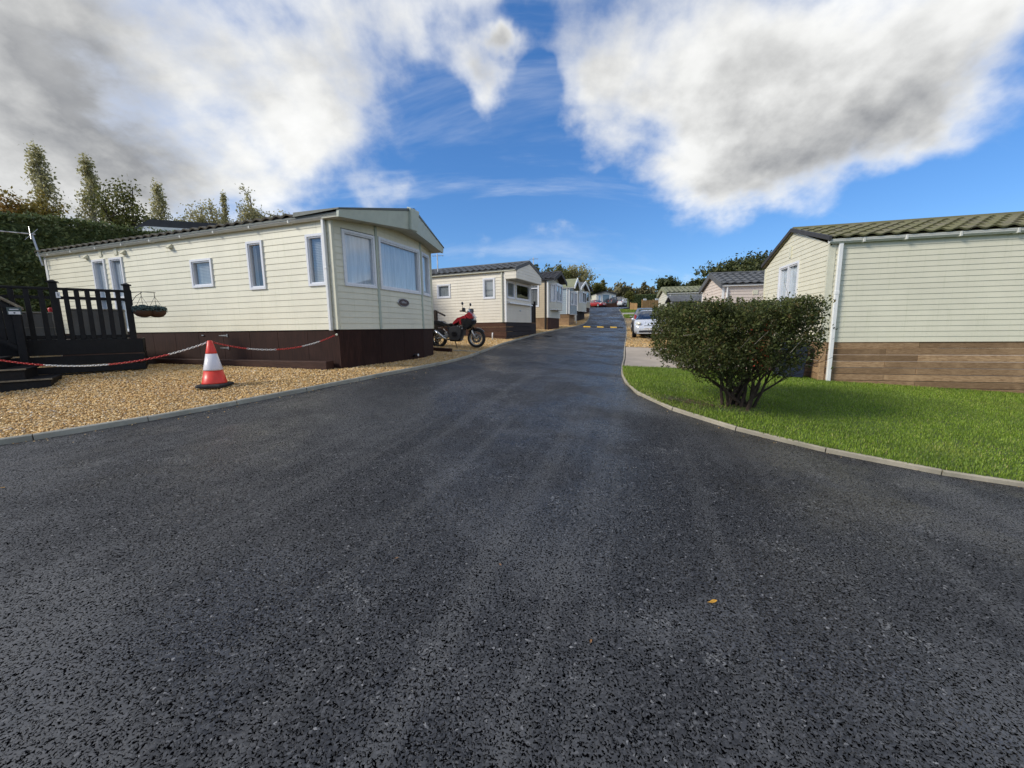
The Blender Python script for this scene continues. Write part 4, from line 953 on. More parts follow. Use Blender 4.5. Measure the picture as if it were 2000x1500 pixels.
        for k in range(int(W / .2)): strip(root, 'skirting_plank', f, k * .2 + .004, k * .2 + .196, -.03, -.004 - .003 * (k % 2), zg - .25, zb - .004, skirt[2])
    return root
GC = lambda x, y: G(x, y)
c2 = neighbour('off-white static caravan with grey roof, just behind the motorbike', (-.22, 17.7), 65.5, .93, 2.95, 9.5, 1.74, 3.96, 4.42, 'clad_white', 'roof_grey', ('rows', 'plank_red', 'plank_dark'), 'boxed',
               windows=[(.10, .95, 2.72, 3.58, 'blind'), (1.08, 2.80, 2.72, 3.58, 'dark')], side_windows=[(2.85, 3.60, 2.94, 3.55, 'blind'), (.52, 1.12, 2.82, 3.70, 'blind')], front_over=.55, front_clad='clad_white', skirt_rows_n=5, pipe='trim_cream')
f2 = Wall((0, 0), (1, 0), (0, -1), .93)
b = MB(); b.hexa([f2.P(.15, .0, 2.56), f2.P(2.85, .0, 2.56), f2.P(2.85, .16, 2.56), f2.P(.15, .16, 2.56), f2.P(.15, .0, 2.66), f2.P(2.85, .0, 2.66), f2.P(2.85, .14, 2.62), f2.P(.15, .14, 2.62)]); b.build('front_shelf', M['trim'], c2)
strip(c2, 'badge', f2, 1.5, 1.62, .01, .03, 2.25, 2.32, 'metal')
b = MB(); b.obox(f2.O, f2.D, f2.N, 2.96, 3.75, -1.0, -.02, .7 - .93, 1.72 - .93); b.build('porch_plinth', M['plank_dark'], c2)
for k in range(6): strip(c2, 'porch_board', f2, 3.02 + k * .12, 3.13 + k * .12, -.12, -.08, 1.73, 2.7, 'fence_dark')
strip(c2, 'porch_post', f2, 3.72, 3.82, -.15, -.05, 1.73, 2.85, 'fence_dark', .01)
c3 = neighbour('beige static caravan with dark tiled roof and grey bay front', (2.23, 24.2), 69, 1.28, 2.9, 9, 2.08, 4.30, 4.85, 'clad_beige', 'roof_dark', ('planks', 'plank', 'plank_red'), 'dark',
               windows=[(0, 0, 0, 0, 'net')], side_windows=[(.55, 1.6, 2.72, 4.10, 'curtain_grey', (3.85,))], front_clad='clad_pale', bay=(.45, 2.6, 2.55, 4.12, .32, 3.05), pipe='black_plastic', pipe_to_ground=True, front_over=.45)
c4 = neighbour('blue-grey static caravan with pale grey roof and white gable trim', (4.53, 31.2), 73, 1.55, 2.9, 9, 2.52, 4.52, 5.3, 'clad_blue', 'roof_green', ('rows', 'plank', 'plank'), 'white',
               windows=[(0, 0, 0, 0, 'net')], side_windows=[(1.0, 1.9, 3.1, 4.3, 'dark')], bay=(.4, 2.5, 2.55, 4.35, .3, 3.2), tiled=False, front_over=.45, pitch=.16)
c5 = neighbour('small pale cream static caravan with white gable trim, farthest but one on the left', (6.0, 36.3), 66, 1.9, 2.9, 8, 2.96, 4.92, 5.6, 'clad_pale', 'roof_grey', ('planks', 'fence_dark', 'fence_dark'), 'white',
               windows=[(0, 0, 0, 0, 'dark')], bay=(.4, 2.5, 3.0, 4.75, .3, 3.7), tiled=False, front_over=.4, pitch=.16, pipe_to_ground=True)
c6 = neighbour('farthest static caravan of the left row, brown skirting, beside the red car', (8.1, 44.5), 66, 2.75, 2.9, 8, 3.7, 5.6, 6.1, 'clad_beige', 'roof_dark', ('planks', 'plank_red', 'plank_red'), 'dark',
               windows=[(.4, 2.5, 4.3, 5.4, 'dark')], tiled=False, front_over=.3, pitch=.16)
c7 = neighbour('distant white-fronted caravan with low dark gable at the top of the road', (17.9, 84), 4, G(19, 84), 4.1, 9, G(19, 84) + .7, G(19, 84) + 2.75, G(19, 84) + 3.35, 'clad_pale', 'roof_dark', ('planks', 'fence_dark', 'plank_red'), 'dark',
               windows=[(.35, 1.0, G(19, 84) + 1.2, G(19, 84) + 2.5, 'net'), (1.25, 2.85, G(19, 84) + .75, G(19, 84) + 2.6, 'curtain_grey'), (3.1, 3.75, G(19, 84) + 1.2, G(19, 84) + 2.5, 'net')], tiled=False, pitch=.2)
# right-hand neighbours: their gable faces left, their long side faces the camera
r2 = neighbour('pinkish static caravan with grey tiled roof, behind the clipped bush', (8.95, 17.0), 79.5, G(9, 17), 2.95, 8, 1.05, 3.12, 3.72, 'clad_pink', 'roof_grey', ('rows', 'plank', 'plank'), 'grey', windows=[], front_over=.12)
s2 = Wall((0, 0), (0, 1), (-1, 0), G(9, 17)); strip(r2, 'vent_plate', s2, 1.15, 1.35, .0, .03, 2.72, 2.9, 'trim_cream'); r2.scale = (1, -1, 1)
r3 = neighbour('cream static caravan with pale green roof, beyond the silver-white hatchback', (10.6, 27.2), 80, G(10.6, 27), 3.0, 7, 1.75, 3.66, 4.1, 'clad_pale', 'roof_green', ('rows', 'plank', 'plank'), 'green', windows=[], front_over=.12, pitch=.16); r3.scale = (1, -1, 1)
r4 = neighbour('second pale-green-roofed caravan, half hidden behind the cream one on the right', (17.2, 37), 80, G(17, 37), 3.0, 9, G(17, 37) + .7, 4.42, 4.95, 'clad_pale', 'roof_green', ('rows', 'plank', 'plank'), 'green', windows=[], front_over=.12, pitch=.16); r4.scale = (1, -1, 1)
sh = empty('garden_shed', (9.35, 23.2, G(9.4, 23)), R(-10), 'low dark-grey-roofed garden shed behind the top of the bush', 'shed')
b = MB(); b.box((0, 0, -.2), (2.2, 1.6, 1.95)); b.build('wall', M['storage_grey'], sh)
b = MB(); b.hexa([(-.1, -.15, 1.93), (2.3, -.15, 1.93), (2.3, .8, 2.28), (-.1, .8, 2.28), (-.1, -.15, 1.98), (2.3, -.15, 1.98), (2.3, .8, 2.33), (-.1, .8, 2.33)]); b.hexa([(-.1, .8, 2.28), (2.3, .8, 2.28), (2.3, 1.75, 1.93), (-.1, 1.75, 1.93), (-.1, .8, 2.33), (2.3, .8, 2.33), (2.3, 1.75, 1.98), (-.1, 1.75, 1.98)]); b.build('roof', M['roof_grey'], sh)
b = MB(); b.box((.3, -.03, 0), (1.1, -.005, 1.7)); b.build('door', M['roof_dark'], sh)
# caravan up the bank behind the hedge (only its roof shows)
zb_ = 5.1
c0 = empty('static_caravan', (-14.6, 17.2, zb_), R(20), 'caravan with dark roof edge and white fascia, showing above the cream caravan roof', 'caravan', 'static caravans on the site')
b = MB(); b.box((0, 0, -2.4), (5.6, 3.0, .5)); b.build('wall', M['clad_pale'], c0)
b = MB(); b.hexa([(-.9, -.25, .50), (5.7, -.25, .50), (5.7, 3.2, .50), (-.9, 3.2, .50), (-.2, -.25, .98), (5.7, -.25, .98), (5.7, 3.2, .98), (-.2, 3.2, .98)]); b.build('roof', M['roof_dark'], c0)
b = MB(); b.hexa([(-.95, -.31, .42), (5.7, -.31, .42), (5.7, -.26, .42), (-.95, -.26, .42), (-.35, -.31, .68), (5.7, -.31, .68), (5.7, -.26, .68), (-.35, -.26, .68)]); b.build('fascia', M['trim'], c0)
b = MB(); b.tube([(-1.0, -.36, .44), (.2, -.36, .5)], .05, 8); b.build('gutter', M['trim'], c0)

# ---------------------------------------------------------------- deck, steps, and what stands on it
DA = Vector((-7.6, 8.0, 0)); DE = Vector((-.75, -.66, 0)).normalized(); DTH = math.atan2(DE.y, DE.x); DZ = .68
dk = empty('timber_deck', (DA.x, DA.y, DZ), DTH, 'black-stained timber deck with balustrade beside the cream caravan doors', 'deck')
FLO = 1.34 - DZ
ysl = lambda x: -1.75 - (x + .02) * 1.74
for k in range(16):
    x0, x1 = k * .15 - .02, k * .15 + .122
    b = MB(); yb = ysl(x0) if ysl(x0) < -1.7 else -1.7
    b.hexa([(x0, yb, FLO - .03), (x1, ysl(x1), FLO - .03), (x1, .0, FLO - .03), (x0, .0, FLO - .03), (x0, yb, FLO), (x1, ysl(x1), FLO), (x1, .0, FLO), (x0, .0, FLO)]); b.build('deck_board', M['deck_black'], dk)
for k, (z0, z1) in enumerate(((FLO - .26, FLO + .02), (FLO - .45, FLO - .285), (FLO - .60, FLO - .475), (-.3, FLO - .62))):
    b = MB(); b.box((-.13, .0, z0), (2.6, .028 + .004 * (k % 2), z1)); b.build('fascia_board', M['deck_black'], dk, bevel=.005)
    b = MB(); b.box((-.13, -1.6, z0), (-.105, -.002, z1)); b.build('fascia_board', M['deck_black'], dk)
def post(par, x, y, z0, z1, w_=.10, cap=True, mat='deck_black'):
    b = MB(); b.box((x - w_ / 2, y - w_ / 2, z0), (x + w_ / 2, y + w_ / 2, z1)); o = b.build('post', M[mat], par, bevel=.006)
    if cap: c = MB(); c.box((x - w_ * .75, y - w_ * .75, z1), (x + w_ * .75, y + w_ * .75, z1 + .018)); c.hexa([(x - w_ * .6, y - w_ * .6, z1 + .018), (x + w_ * .6, y - w_ * .6, z1 + .018), (x + w_ * .6, y + w_ * .6, z1 + .018), (x - w_ * .6, y + w_ * .6, z1 + .018), (x - .02, y - .02, z1 + .045), (x + .02, y - .02, z1 + .045), (x + .02, y + .02, z1 + .045), (x - .02, y + .02, z1 + .045)]); c.build('post_cap', M[mat], o)
    return o
TR = 2.31 - DZ
for x_ in (.0, .97, 2.5): post(dk, x_, -.04, FLO - .1, TR + .09)
for (xa, xb) in ((.05, .92), (1.02, 2.45)):
    b = MB(); b.box((xa, -.075, TR - .045), (xb, .0, TR)); b.build('top_rail', M['deck_black'], dk, bevel=.006)
    b = MB(); b.box((xa, -.055, TR - .21), (xb, -.025, TR - .155)); b.build('middle_rail', M['deck_black'], dk)
    b = MB(); b.box((xa, -.06, FLO + .04), (xb, -.02, FLO + .10)); b.build('bottom_rail', M['deck_black'], dk)
    nb = 6 if xb < 1 else 8
    for k in range(nb):
        c = xa + (xb - xa) * (k + .62) / (nb + .3); b = MB(); b.box((c - .034, -.024, FLO + .02), (c + .034, -.002, TR - .045)); b.build('baluster', M['deck_black'], dk, bevel=.004)
# far balustrade at the back of the deck
for k in range(9):
    b = MB(); yy = -2.2 - k * .42; b.box((2.38, yy - .04, FLO), (2.41, yy + .04, TR - .04)); b.build('baluster', M['deck_black'], dk)
b = MB(); b.box((2.36, -5.9, TR - .045), (2.44, -.1, TR)); b.build('top_rail', M['deck_black'], dk)
post_o = [o for o in dk.children if o.name.startswith('post')][1]
b = MB(); b.box((.89, .012, 2.12 - DZ), (.945, .022, 2.225 - DZ)); pl = b.build('number_plaque', M['sign_white'], dk, bevel=.003)
text_obj('number', '1', .085, M['ink'], dk, basis((.917, .0235, 2.172 - DZ), (-1, 0, 0), (0, 0, 1), (0, 1, 0)))
# steps up to the left
st = empty('timber_steps', (DA.x, DA.y, .60), DTH, 'black timber steps climbing left to the deck, with sloping pale-capped handrail', 'steps')
for k, (x0, zt) in enumerate(((.98, .755), (1.24, .93), (1.50, 1.11), (1.78, 1.27))):
    zt -= .60
    b = MB(); b.box((x0 + .02, .32 + .06 * k, -.35), (3.4, 1.30 - .03 * k, zt - .035)); b.build('riser_box', M['deck_black'], st)
    b = MB(); b.box((x0, .30 + .06 * k, zt - .033), (3.42, 1.325 - .03 * k, zt)); b.build('tread', M['deck_worn'] if False else M['deck_black'], st, bevel=.006)
    b = MB(); b.box((x0 - .001, 1.29 - .03 * k, zt - .020), (3.42, 1.331 - .03 * k, zt + .003)); b.build('tread_nosing', M['deck_worn'], st)
nx_, ny_ = 1.40, .26
post(st, nx_, ny_, -.2, 1.93 - .6, .10, False)
hr = lambda x: 1.99 - .6 + (x - nx_) * .80
b = MB(); b.hexa([(1.32, ny_ - .06, hr(1.32) - .045), (2.9, ny_ - .06, hr(2.9) - .045), (2.9, ny_ + .06, hr(2.9) - .045), (1.32, ny_ + .06, hr(1.32) - .045), (1.32, ny_ - .06, hr(1.32)), (2.9, ny_ - .06, hr(2.9)), (2.9, ny_ + .06, hr(2.9)), (1.32, ny_ + .06, hr(1.32))]); b.build('handrail', M['deck_worn'], st, bevel=.006)
for dz, nm in ((-.16, 'upper_rail'), (-.82, 'lower_rail')):
    b = MB(); b.hexa([(1.45, ny_ + .012, hr(1.45) + dz), (2.9, ny_ + .012, hr(2.9) + dz), (2.9, ny_ + .05, hr(2.9) + dz), (1.45, ny_ + .05, hr(1.45) + dz)] + [(1.45, ny_ + .012, hr(1.45) + dz + .07), (2.9, ny_ + .012, hr(2.9) + dz + .07), (2.9, ny_ + .05, hr(2.9) + dz + .07), (1.45, ny_ + .05, hr(1.45) + dz + .07)]); b.build(nm, M['deck_black'], st)
for k in range(15):
    x0 = 1.46 + k * .096; b = MB(); zb, zt = hr(x0) - .86, hr(x0) - .05
    b.hexa([(x0, ny_ - .02, zb), (x0 + .085, ny_ - .02, zb + .068), (x0 + .085, ny_ + .004, zb + .068), (x0, ny_ + .004, zb), (x0, ny_ - .02, zt), (x0 + .085, ny_ - .02, zt + .068), (x0 + .085, ny_ + .004, zt + .068), (x0, ny_ + .004, zt)]); b.build('baluster', M['deck_black'], st)
post(st, 2.55, 1.15, -.2, 1.2, .09, True)
sg = empty('door_sign', (DA.x, DA.y, .60), DTH, 'small teal and white sign fixed to the newel post of the steps', 'sign')
b = MB(); b.box((1.33, .312, 1.80 - .6), (1.49, .322, 1.925 - .6)); b.build('panel', M['sign_teal'], sg, bevel=.002)
b = MB(); b.box((1.345, .3225, 1.808 - .6), (1.475, .3255, 1.856 - .6)); b.build('white_panel', M['sign_white'], sg)
b = MB(); b.box((1.36, .3225, 1.885 - .6), (1.46, .325, 1.897 - .6)); b.build('lettering', M['sign_white'], sg)
b = MB(); b.lathe([(.012, 0), (.012, .003)], 10, (1.41, .325, 1.832 - .6), 'y'); b.build('emblem', M['bin_navy'], sg)

def storage(label, x0, x1, y0, y1, h, band):
    o = empty('storage_box', (DA.x, DA.y, 1.34), DTH, label, 'storage box')
    b = MB(); b.box((x0, y0, .006), (x1, y1, h)); b.build('body', M['storage_grey'], o, bevel=.01)
    b = MB(); b.box((x0 - .012, y0 - .012, h), (x1 + .012, y1 + .012, h + .03)); b.build('lid', M['storage_lid'], o, bevel=.006)
    if band: b = MB(); b.box((x0 - .006, y0 - .006, h * .48), (x1 + .006, y1 + .006, h * .48 + .018)); b.build('band', M['storage_lid'], o)
    n = int((x1 - x0) / .12)
    for k in range(1, n): b = MB(); c = x0 + (x1 - x0) * k / n; b.box((c - .006, y1 + .001, .03), (c + .006, y1 + .006, h - .02)); b.build('rib', M['storage_lid'] if False else M['storage_grey'], o)
storage('long grey storage box behind the right bay of deck balusters', .10, .86, -.62, -.14, .57, False)
storage('short grey storage box with pale band behind the deck balusters nearest the steps', 1.06, 1.62, -.62, -.16, .50, True)
for k, (x_, lb) in enumerate(((1.50, 'red pot on the grey storage box, next to the handrail end'), (1.08, 'small red pot on the grey storage box, next to the deck post with the number'))):
    b = MB(); s_ = 1 if k == 0 else .6; b.lathe([(.03, 0), (.042 * (1 if k == 0 else .8), .02), (.04, .11 * s_), (.02, .14 * s_)], 12); o = b.build('flower_pot', M['red_pot'], None, smooth=True)
    p_ = DA + DE * x_ + Vector((-DE.y, DE.x, 0)) * -.3; o.location = (p_.x, p_.y, 1.34 + .53 + .002); tag(o, lb, 'pot')

# hanging baskets on a bracket
def leaves_mesh(name, C, size, rnd=1.0, aspect=.55, up=0.0):
    n = len(C); a = rng.normal(size=(n, 3)); a[:, 2] += up; a /= np.linalg.norm(a, axis=1)[:, None]
    r_ = rng.normal(size=(n, 3)); e1 = np.cross(a, r_); e1 /= np.linalg.norm(e1, axis=1)[:, None]; e2 = np.cross(a, e1)
    S = (np.asarray(size) * rng.uniform(.6, 1.4, n))[:, None]
    V = np.stack([C - e1 * S, C + e2 * S * aspect + a * S * .1, C + e1 * S, C - e2 * S * aspect + a * S * .1], 1).reshape(-1, 3)
    return fast_mesh(name, V, 4 * np.arange(n)[:, None] + np.array([0, 1, 2, 3]))
DN = Vector((-DE.y, DE.x, 0))
for k, (x_, yo_, lb) in enumerate(((-.20, .05, 'left hanging basket of trailing plants, next to the deck post'), (-.40, -.02, 'right hanging basket of trailing plants, at the end of the bracket'))):
    p_ = DA + DE * x_ + DN * yo_; h = empty('hanging_basket', (p_.x, p_.y, 1.78), DTH, lb, 'hanging basket')
    b = MB(); b.lathe([(.04, 0), (.10, .02), (.145, .07), (.16, .13), (.15, .135), (.02, .12)], 14); b.build('bowl', M['coir'], h, smooth=True)
    n = 1100; u = rng.uniform(0, 2 * PI, n); rr_ = .165 * np.sqrt(rng.uniform(0, 1, n)); zz_ = .15 + rng.uniform(-.07, .11, n) * (1 - rr_ / .30)
    mesh_obj('plant', leaves_mesh('plant', np.stack([rr_ * np.cos(u), rr_ * np.sin(u), zz_], 1), .022), M['basket_leaf'], h)
    b = MB()
    for q in range(3): an = q * 2 * PI / 3 + .5; b.tube([(.15 * math.cos(an), .15 * math.sin(an), .13), (0, 0, .42)], .0035, 4)
    b.tube([(0, 0, .40), (0, 0, .50)], .005, 5); b.build('hanger', M['black_plastic'], h)
br = empty('basket_bracket', (DA.x, DA.y, DZ), DTH, 'black iron bracket on the deck end post, carrying the two hanging baskets', 'bracket')
b = MB(); b.tube([(-.04, -.0, 2.27 - DZ), (-.2, .03, 2.285 - DZ), (-.42, -.02, 2.28 - DZ)], .007, 6); b.tube([(-.05, 0, 2.08 - DZ), (-.12, .0, 2.20 - DZ), (-.22, .02, 2.275 - DZ)], .006, 6); b.build('arm', M['black_plastic'], br)
b = MB(); b.box((-.062, -.02, 2.02 - DZ), (-.051, .02, 2.31 - DZ)); b.build('backplate', M['black_plastic'], br)

# ---------------------------------------------------------------- traffic cone and chains
cx, cy = -4.71, 6.20; cz = G(cx, cy) + .005
cone = empty('traffic_cone', (cx, cy, cz), R(12), 'red and white traffic cone on black rubber base, standing on the gravel', 'cone')
b = MB(); s_ = .205; ch = .05
oc = [(s_, s_ - ch), (s_ - ch, s_), (-s_ + ch, s_), (-s_, s_ - ch), (-s_, -s_ + ch), (-s_ + ch, -s_), (s_ - ch, -s_), (s_, -s_ + ch)]
b.v = [(x_, y_, 0) for x_, y_ in oc] + [(x_, y_, .035) for x_, y_ in oc] + [(x_ * .86, y_ * .86, .055) for x_, y_ in oc]
b.f = [tuple(range(8))[::-1], tuple(range(16, 24))] + [(k, (k + 1) % 8, 8 + (k + 1) % 8, 8 + k) for k in range(8)] + [(8 + k, 8 + (k + 1) % 8, 16 + (k + 1) % 8, 16 + k) for k in range(8)]; b.m = [0] * len(b.f); b.build('base', M['rubber'], cone, bevel=.006)
HC = .72
cr = lambda z: .165 + (.032 - .165) * (z - .05) / (HC - .05)
for nm, z0, z1, mt, ex in (('lower_band', .052, .26, 'cone_red', 0), ('sleeve', .26, .52, 'cone_white', .003), ('upper_band', .52, HC, 'cone_red', 0)):
    b = MB(); b.lathe([(cr(z0) + ex + (.006 if z0 < .1 else 0), z0), (cr(z0) + ex, z0 + .02), (cr(z1) + ex, z1)] + ([(cr(z1) - .008, z1 + .004)] if nm == 'upper_band' else []), 28); b.build(nm, M[mt], cone, smooth=False)
for o in cone.children:
    if not o.name.startswith('base'): o.data.polygons.foreach_set('use_smooth', [len(p.vertices) == 4 for p in o.data.polygons])

def link_ring(P, T, roll, L=.044, Wd=.023, r=.0034):
    T = T.normalized(); S = T.cross(Vector((0, 0, 1))).normalized(); Nn = S.cross(T); A = S * math.cos(roll) + Nn * math.sin(roll); Bn = T.cross(A)
    n = 10; m_ = 5; V = []; Fs = []
    for k in range(n):
        an = 2 * PI * k / n; ct, st_ = math.cos(an), math.sin(an)
        px_ = math.copysign(abs(ct) ** .7, ct) * L / 2; py_ = math.copysign(abs(st_) ** .7, st_) * Wd / 2
        c = P + T * px_ + A * py_; rd = (T * ct + A * st_).normalized()
        for q in range(m_):
            bq = 2 * PI * q / m_; V.append(tuple(c + (rd * math.cos(bq) + Bn * math.sin(bq)) * r))
    for k in range(n):
        for q in range(m_): Fs.append((k * m_ + q, ((k + 1) % n) * m_ + q, ((k + 1) % n) * m_ + (q + 1) % m_, k * m_ + (q + 1) % m_))
    return V, Fs
def chain(label, A, B, sag, seq):
    root = empty('barrier_chain', tuple(A), 0, label, 'chain'); A = Vector(A); B = Vector(B); D = B - A; L = D.length
    pts = [A + D * u + Vector((0, 0, -sag * 4 * u * (1 - u))) for u in np.linspace(0, 1, 300)]
    s = [0]
    for p, q in zip(pts[:-1], pts[1:]): s.append(s[-1] + (q - p).length)
    tot = s[-1]; q = .02; i = 0; acc = 0; bounds = []
    for (c, fr) in seq: acc += fr; bounds.append((acc * tot, c))
    cur = None; mb = None
    def flush():
        if mb is not None and mb.v: mb.build('red_links' if cur == 'r' else 'white_links', M['chain_red' if cur == 'r' else 'chain_white'], root, smooth=True)
    while q < tot - .01:
        P = Vector([float(np.interp(q, s, [p[c] for p in pts])) for c in range(3)]); P2 = Vector([float(np.interp(q + .02, s, [p[c] for p in pts])) for c in range(3)])
        col = next((c for (bd_, c) in bounds if q <= bd_), seq[-1][0])
        if col != cur:
            flush(); mb = MB(); cur = col
        V, Fs = link_ring(P - A, P2 - P, PI / 2 * (i % 2) + .5); mb.add(V, Fs); q += .034; i += 1
    flush(); return root
top = Vector((cx, cy, cz + HC - .01))
hookw = Matrix.Translation((C1P.x, C1P.y, Z1)) @ Matrix.Rotation(C1TH, 4, 'Z') @ Vector((-.06, .03, 1.375 - Z1))
chain('red and white plastic chain from the cone to the corner of the cream caravan', top, hookw, .20, [('r', .25), ('w', .22), ('r', .21), ('w', .16), ('r', .16)])
pst = Matrix.Translation((DA.x, DA.y, .60)) @ Matrix.Rotation(DTH, 4, 'Z') @ Vector((2.50, 1.20, 1.0))
chain('long red and white plastic chain sagging from the cone past the black steps', top, pst, .46, [('w', .15), ('r', .19), ('w', .2), ('r', .24), ('w', .22)])

# ---------------------------------------------------------------- the clipped bush on the lawn
BX, BY = 3.42, 5.87; BZ = G(BX, BY)
bush = empty('clipped_bush', (BX, BY, BZ), 0, 'large flat-topped olive-green bush with several dark stems on the lawn', 'bush')
random.seed(11); rng = np.random.default_rng(11)
stems = MB(); tips = []
def limb(mb, p, d, ln, r, lev, out, bend=.25):
    pts = [p]; dirs = d.normalized(); n = 5; rs = [r]
    for k in range(n):
        dirs = (dirs + Vector((random.gauss(0, bend), random.gauss(0, bend), random.gauss(0, bend * .6))) * .5).normalized()
        p = p + dirs * (ln / n); pts.append(p); rs.append(r * (1 - .55 * (k + 1) / n))
    mb.tube(pts, rs, 6 if lev < 2 else 4, cap=True); out.append((pts, lev)); return pts, dirs, rs[-1]
allb = []
for k in range(20):
    a = random.uniform(0, 2 * PI); sp = random.uniform(.05, .6)
    base = Vector((random.gauss(0, .12), random.gauss(0, .08), -.04))
    d_ = Vector((math.cos(a) * sp, math.sin(a) * sp * .7, 1.0))
    if k < 2: d_ = Vector(((-.95, .8)[k], (-.2, .1)[k], (.85, .85)[k]))
    pts, dd, r_ = limb(stems, base, d_, random.uniform(.55, .8), random.uniform(.022, .042), 0, allb)
    for q in range(4):
        st_ = pts[random.choice((2, 3, 4, 5))]; d2 = (dd + Vector((random.gauss(0, .7), random.gauss(0, .6), random.uniform(.0, .6)))).normalized()
        p2, d3, r2_ = limb(stems, st_, d2, random.uniform(.35, .7), r_ * .75, 1, allb)
        for w_ in range(4):
            st2 = p2[random.choice((2, 3, 4, 5))]; d4 = (d3 + Vector((random.gauss(0, .9), random.gauss(0, .8), random.uniform(-.2, .7)))).normalized()
            limb(stems, st2, d4, random.uniform(.2, .42), max(.004, r2_ * .5), 2, allb)
stems.build('stems', M['bark_bush'], bush)
# crown: dense flat-clipped upper slab, ragged open lower part; outline wider to the left, cut square on top
def bush_inside(x, y, z):
    top = 1.52 + .03 * np.sin(x * 5) + .02 * np.sin(x * 13 + y * 9) - .10 * smooth(-.9, -1.25, x)
    hw_r = .71 - .36 * smooth(.95, .35, z); hw_l = 1.20 - .70 * smooth(.80, .38, z)
    hw = np.where(x > 0, hw_r, hw_l); dy = .98 - .35 * smooth(.9, .3, z)
    low = .38 - .16 * smooth(.05, .5, x) + .10 * np.sin(x * 4 + 1) + .20 * np.exp(-(x / .22) ** 2)
    return (np.abs(x / hw) ** 5 + np.abs(y / dy) ** 3.4 < 1) & (z < top) & (z > low)
n = 420000; X = rng.uniform(-1.35, 1.4, n); Y = rng.uniform(-1.05, 1.05, n); Zc = rng.uniform(.15, 1.66, n)
ins = bush_inside(X, Y, Zc); X, Y, Zc = X[ins], Y[ins], Zc[ins]
# clump structure: leaves gather round twig clumps, empty pockets between
m_ = 1900; CXc = rng.uniform(-1.3, 1.35, 9000); CYc = rng.uniform(-1., 1., 9000); CZc = rng.uniform(.2, 1.62, 9000); ins = bush_inside(CXc, CYc, CZc)
shell = (CZc > 1.30) | (rng.uniform(0, 1, 9000) < .42 + .34 * np.clip((np.abs(CXc) / 1.2) ** 2 + (CYc / .95) ** 2, 0, 1.5))
CC = np.stack([CXc, CYc, CZc], 1)[ins & shell][:m_]
npts = []
for c in CC:
    dn = int(rng.uniform(26, 66)) if c[2] > 1.15 else int(rng.uniform(16, 52))
    q = c + rng.normal(0, 1, (dn, 3)) * np.array([.055, .055, .045]) * rng.uniform(.7, 1.25); npts.append(q)
Q = np.concatenate(npts); Q = Q[bush_inside(Q[:, 0], Q[:, 1], Q[:, 2]) | (rng.uniform(0, 1, len(Q)) < .10)]
sprig = []
for k in range(150):      # stray shoots along the clipped top and the sides
    a_ = rng.uniform(0, 2 * PI); x_ = rng.uniform(-1.1, .7); y_ = rng.uniform(-.85, .85); topk = k < 100
    p_ = np.array([x_, y_, 1.50]) if topk else np.array([(.72 if rng.uniform() < .5 else -1.14) + rng.normal(0, .05), rng.uniform(-.6, .6), rng.uniform(.6, 1.45)])
    d_ = np.array([rng.normal(0, .35), rng.normal(0, .35), 1.0]) if topk else np.array([np.sign(p_[0]), rng.normal(0, .4), rng.uniform(0, .8)])
    L_ = rng.uniform(.03, .10); m2 = int(8 + 90 * L_)
    sprig.append(p_ + d_ * rng.uniform(-.03, L_, (m2, 1)) + rng.normal(0, .011, (m2, 3)))
Q = np.concatenate([Q] + sprig)
mesh_obj('foliage', leaves_mesh('foliage', Q, rng.uniform(.012, .021, len(Q)), aspect=.55, up=.4), M['leaf_bush'], bush)
twg = MB()
for k in range(70):
    c = CC[random.randrange(len(CC))]; p = Vector(c); d_ = Vector((random.gauss(0, .5), random.gauss(0, .5), random.uniform(.1, 1))).normalized(); twg.tube([p, p + d_ * .10, p + d_ * random.uniform(.16, .24)], [.003, .0025, .001], 4)
twg.build('twigs', M['bark_pale'], bush)['kind'] = 'stuff'

# ---------------------------------------------------------------- tall hedge behind the cream caravan
hd = empty('conifer_hedge', (-15.5, 12.0, G(-13, 12)), 0, 'tall dark green trimmed hedge behind the cream caravan on the left', 'hedge')
H0, H1 = Vector((-20.5, 6.9, 0)), Vector((-5.5, 18.8, 0)); HD = (H1 - H0); HL = HD.length; HD.normalize(); HN = Vector((HD.y, -HD.x, 0))
zt_h = 4.95
def hp(a, n_, z): return H0 + HD * a + HN * n_ + Vector((0, 0, z))
o3 = Vector(hd.location); core = MB()
for k in range(20):
    a0, a1 = HL * k / 20, HL * (k + 1) / 20
    core.hexa([hp(a0, -.9, 0.2) - o3, hp(a1, -.9, .2) - o3, hp(a1, -.22, .2) - o3, hp(a0, -.22, .2) - o3, hp(a0, -.9, zt_h - .25) - o3, hp(a1, -.9, zt_h - .25) - o3, hp(a1, -.22, zt_h - .25) - o3, hp(a0, -.22, zt_h - .25) - o3])
core.build('hedge_core', M['leaf_hedge'], hd)  # solid row of boxes filling the hedge behind its leaves, no modelled limbs
n = 60000; a = rng.uniform(0, HL, n); z = rng.uniform(.9, zt_h, n); bump_ = .10 * np.sin(a * 2.1) * np.sin(z * 1.7 + a * .6) + .06 * np.sin(a * 5.3 + z * 4) + rng.normal(0, .05, n)
nn_ = -.12 + bump_
tpm = rng.uniform(0, 1, n) < .22; nn_ = np.where(tpm, rng.uniform(-1.0, .0, n), nn_); z = np.where(tpm, zt_h - .12 + .07 * np.sin(a * 1.6) + rng.normal(0, .06, n), z)
C = np.stack([H0.x + HD.x * a + HN.x * nn_, H0.y + HD.y * a + HN.y * nn_, z], 1) - np.array(o3)
mesh_obj('foliage', leaves_mesh('foliage', C, .058, aspect=.45), M['leaf_hedge'], hd)

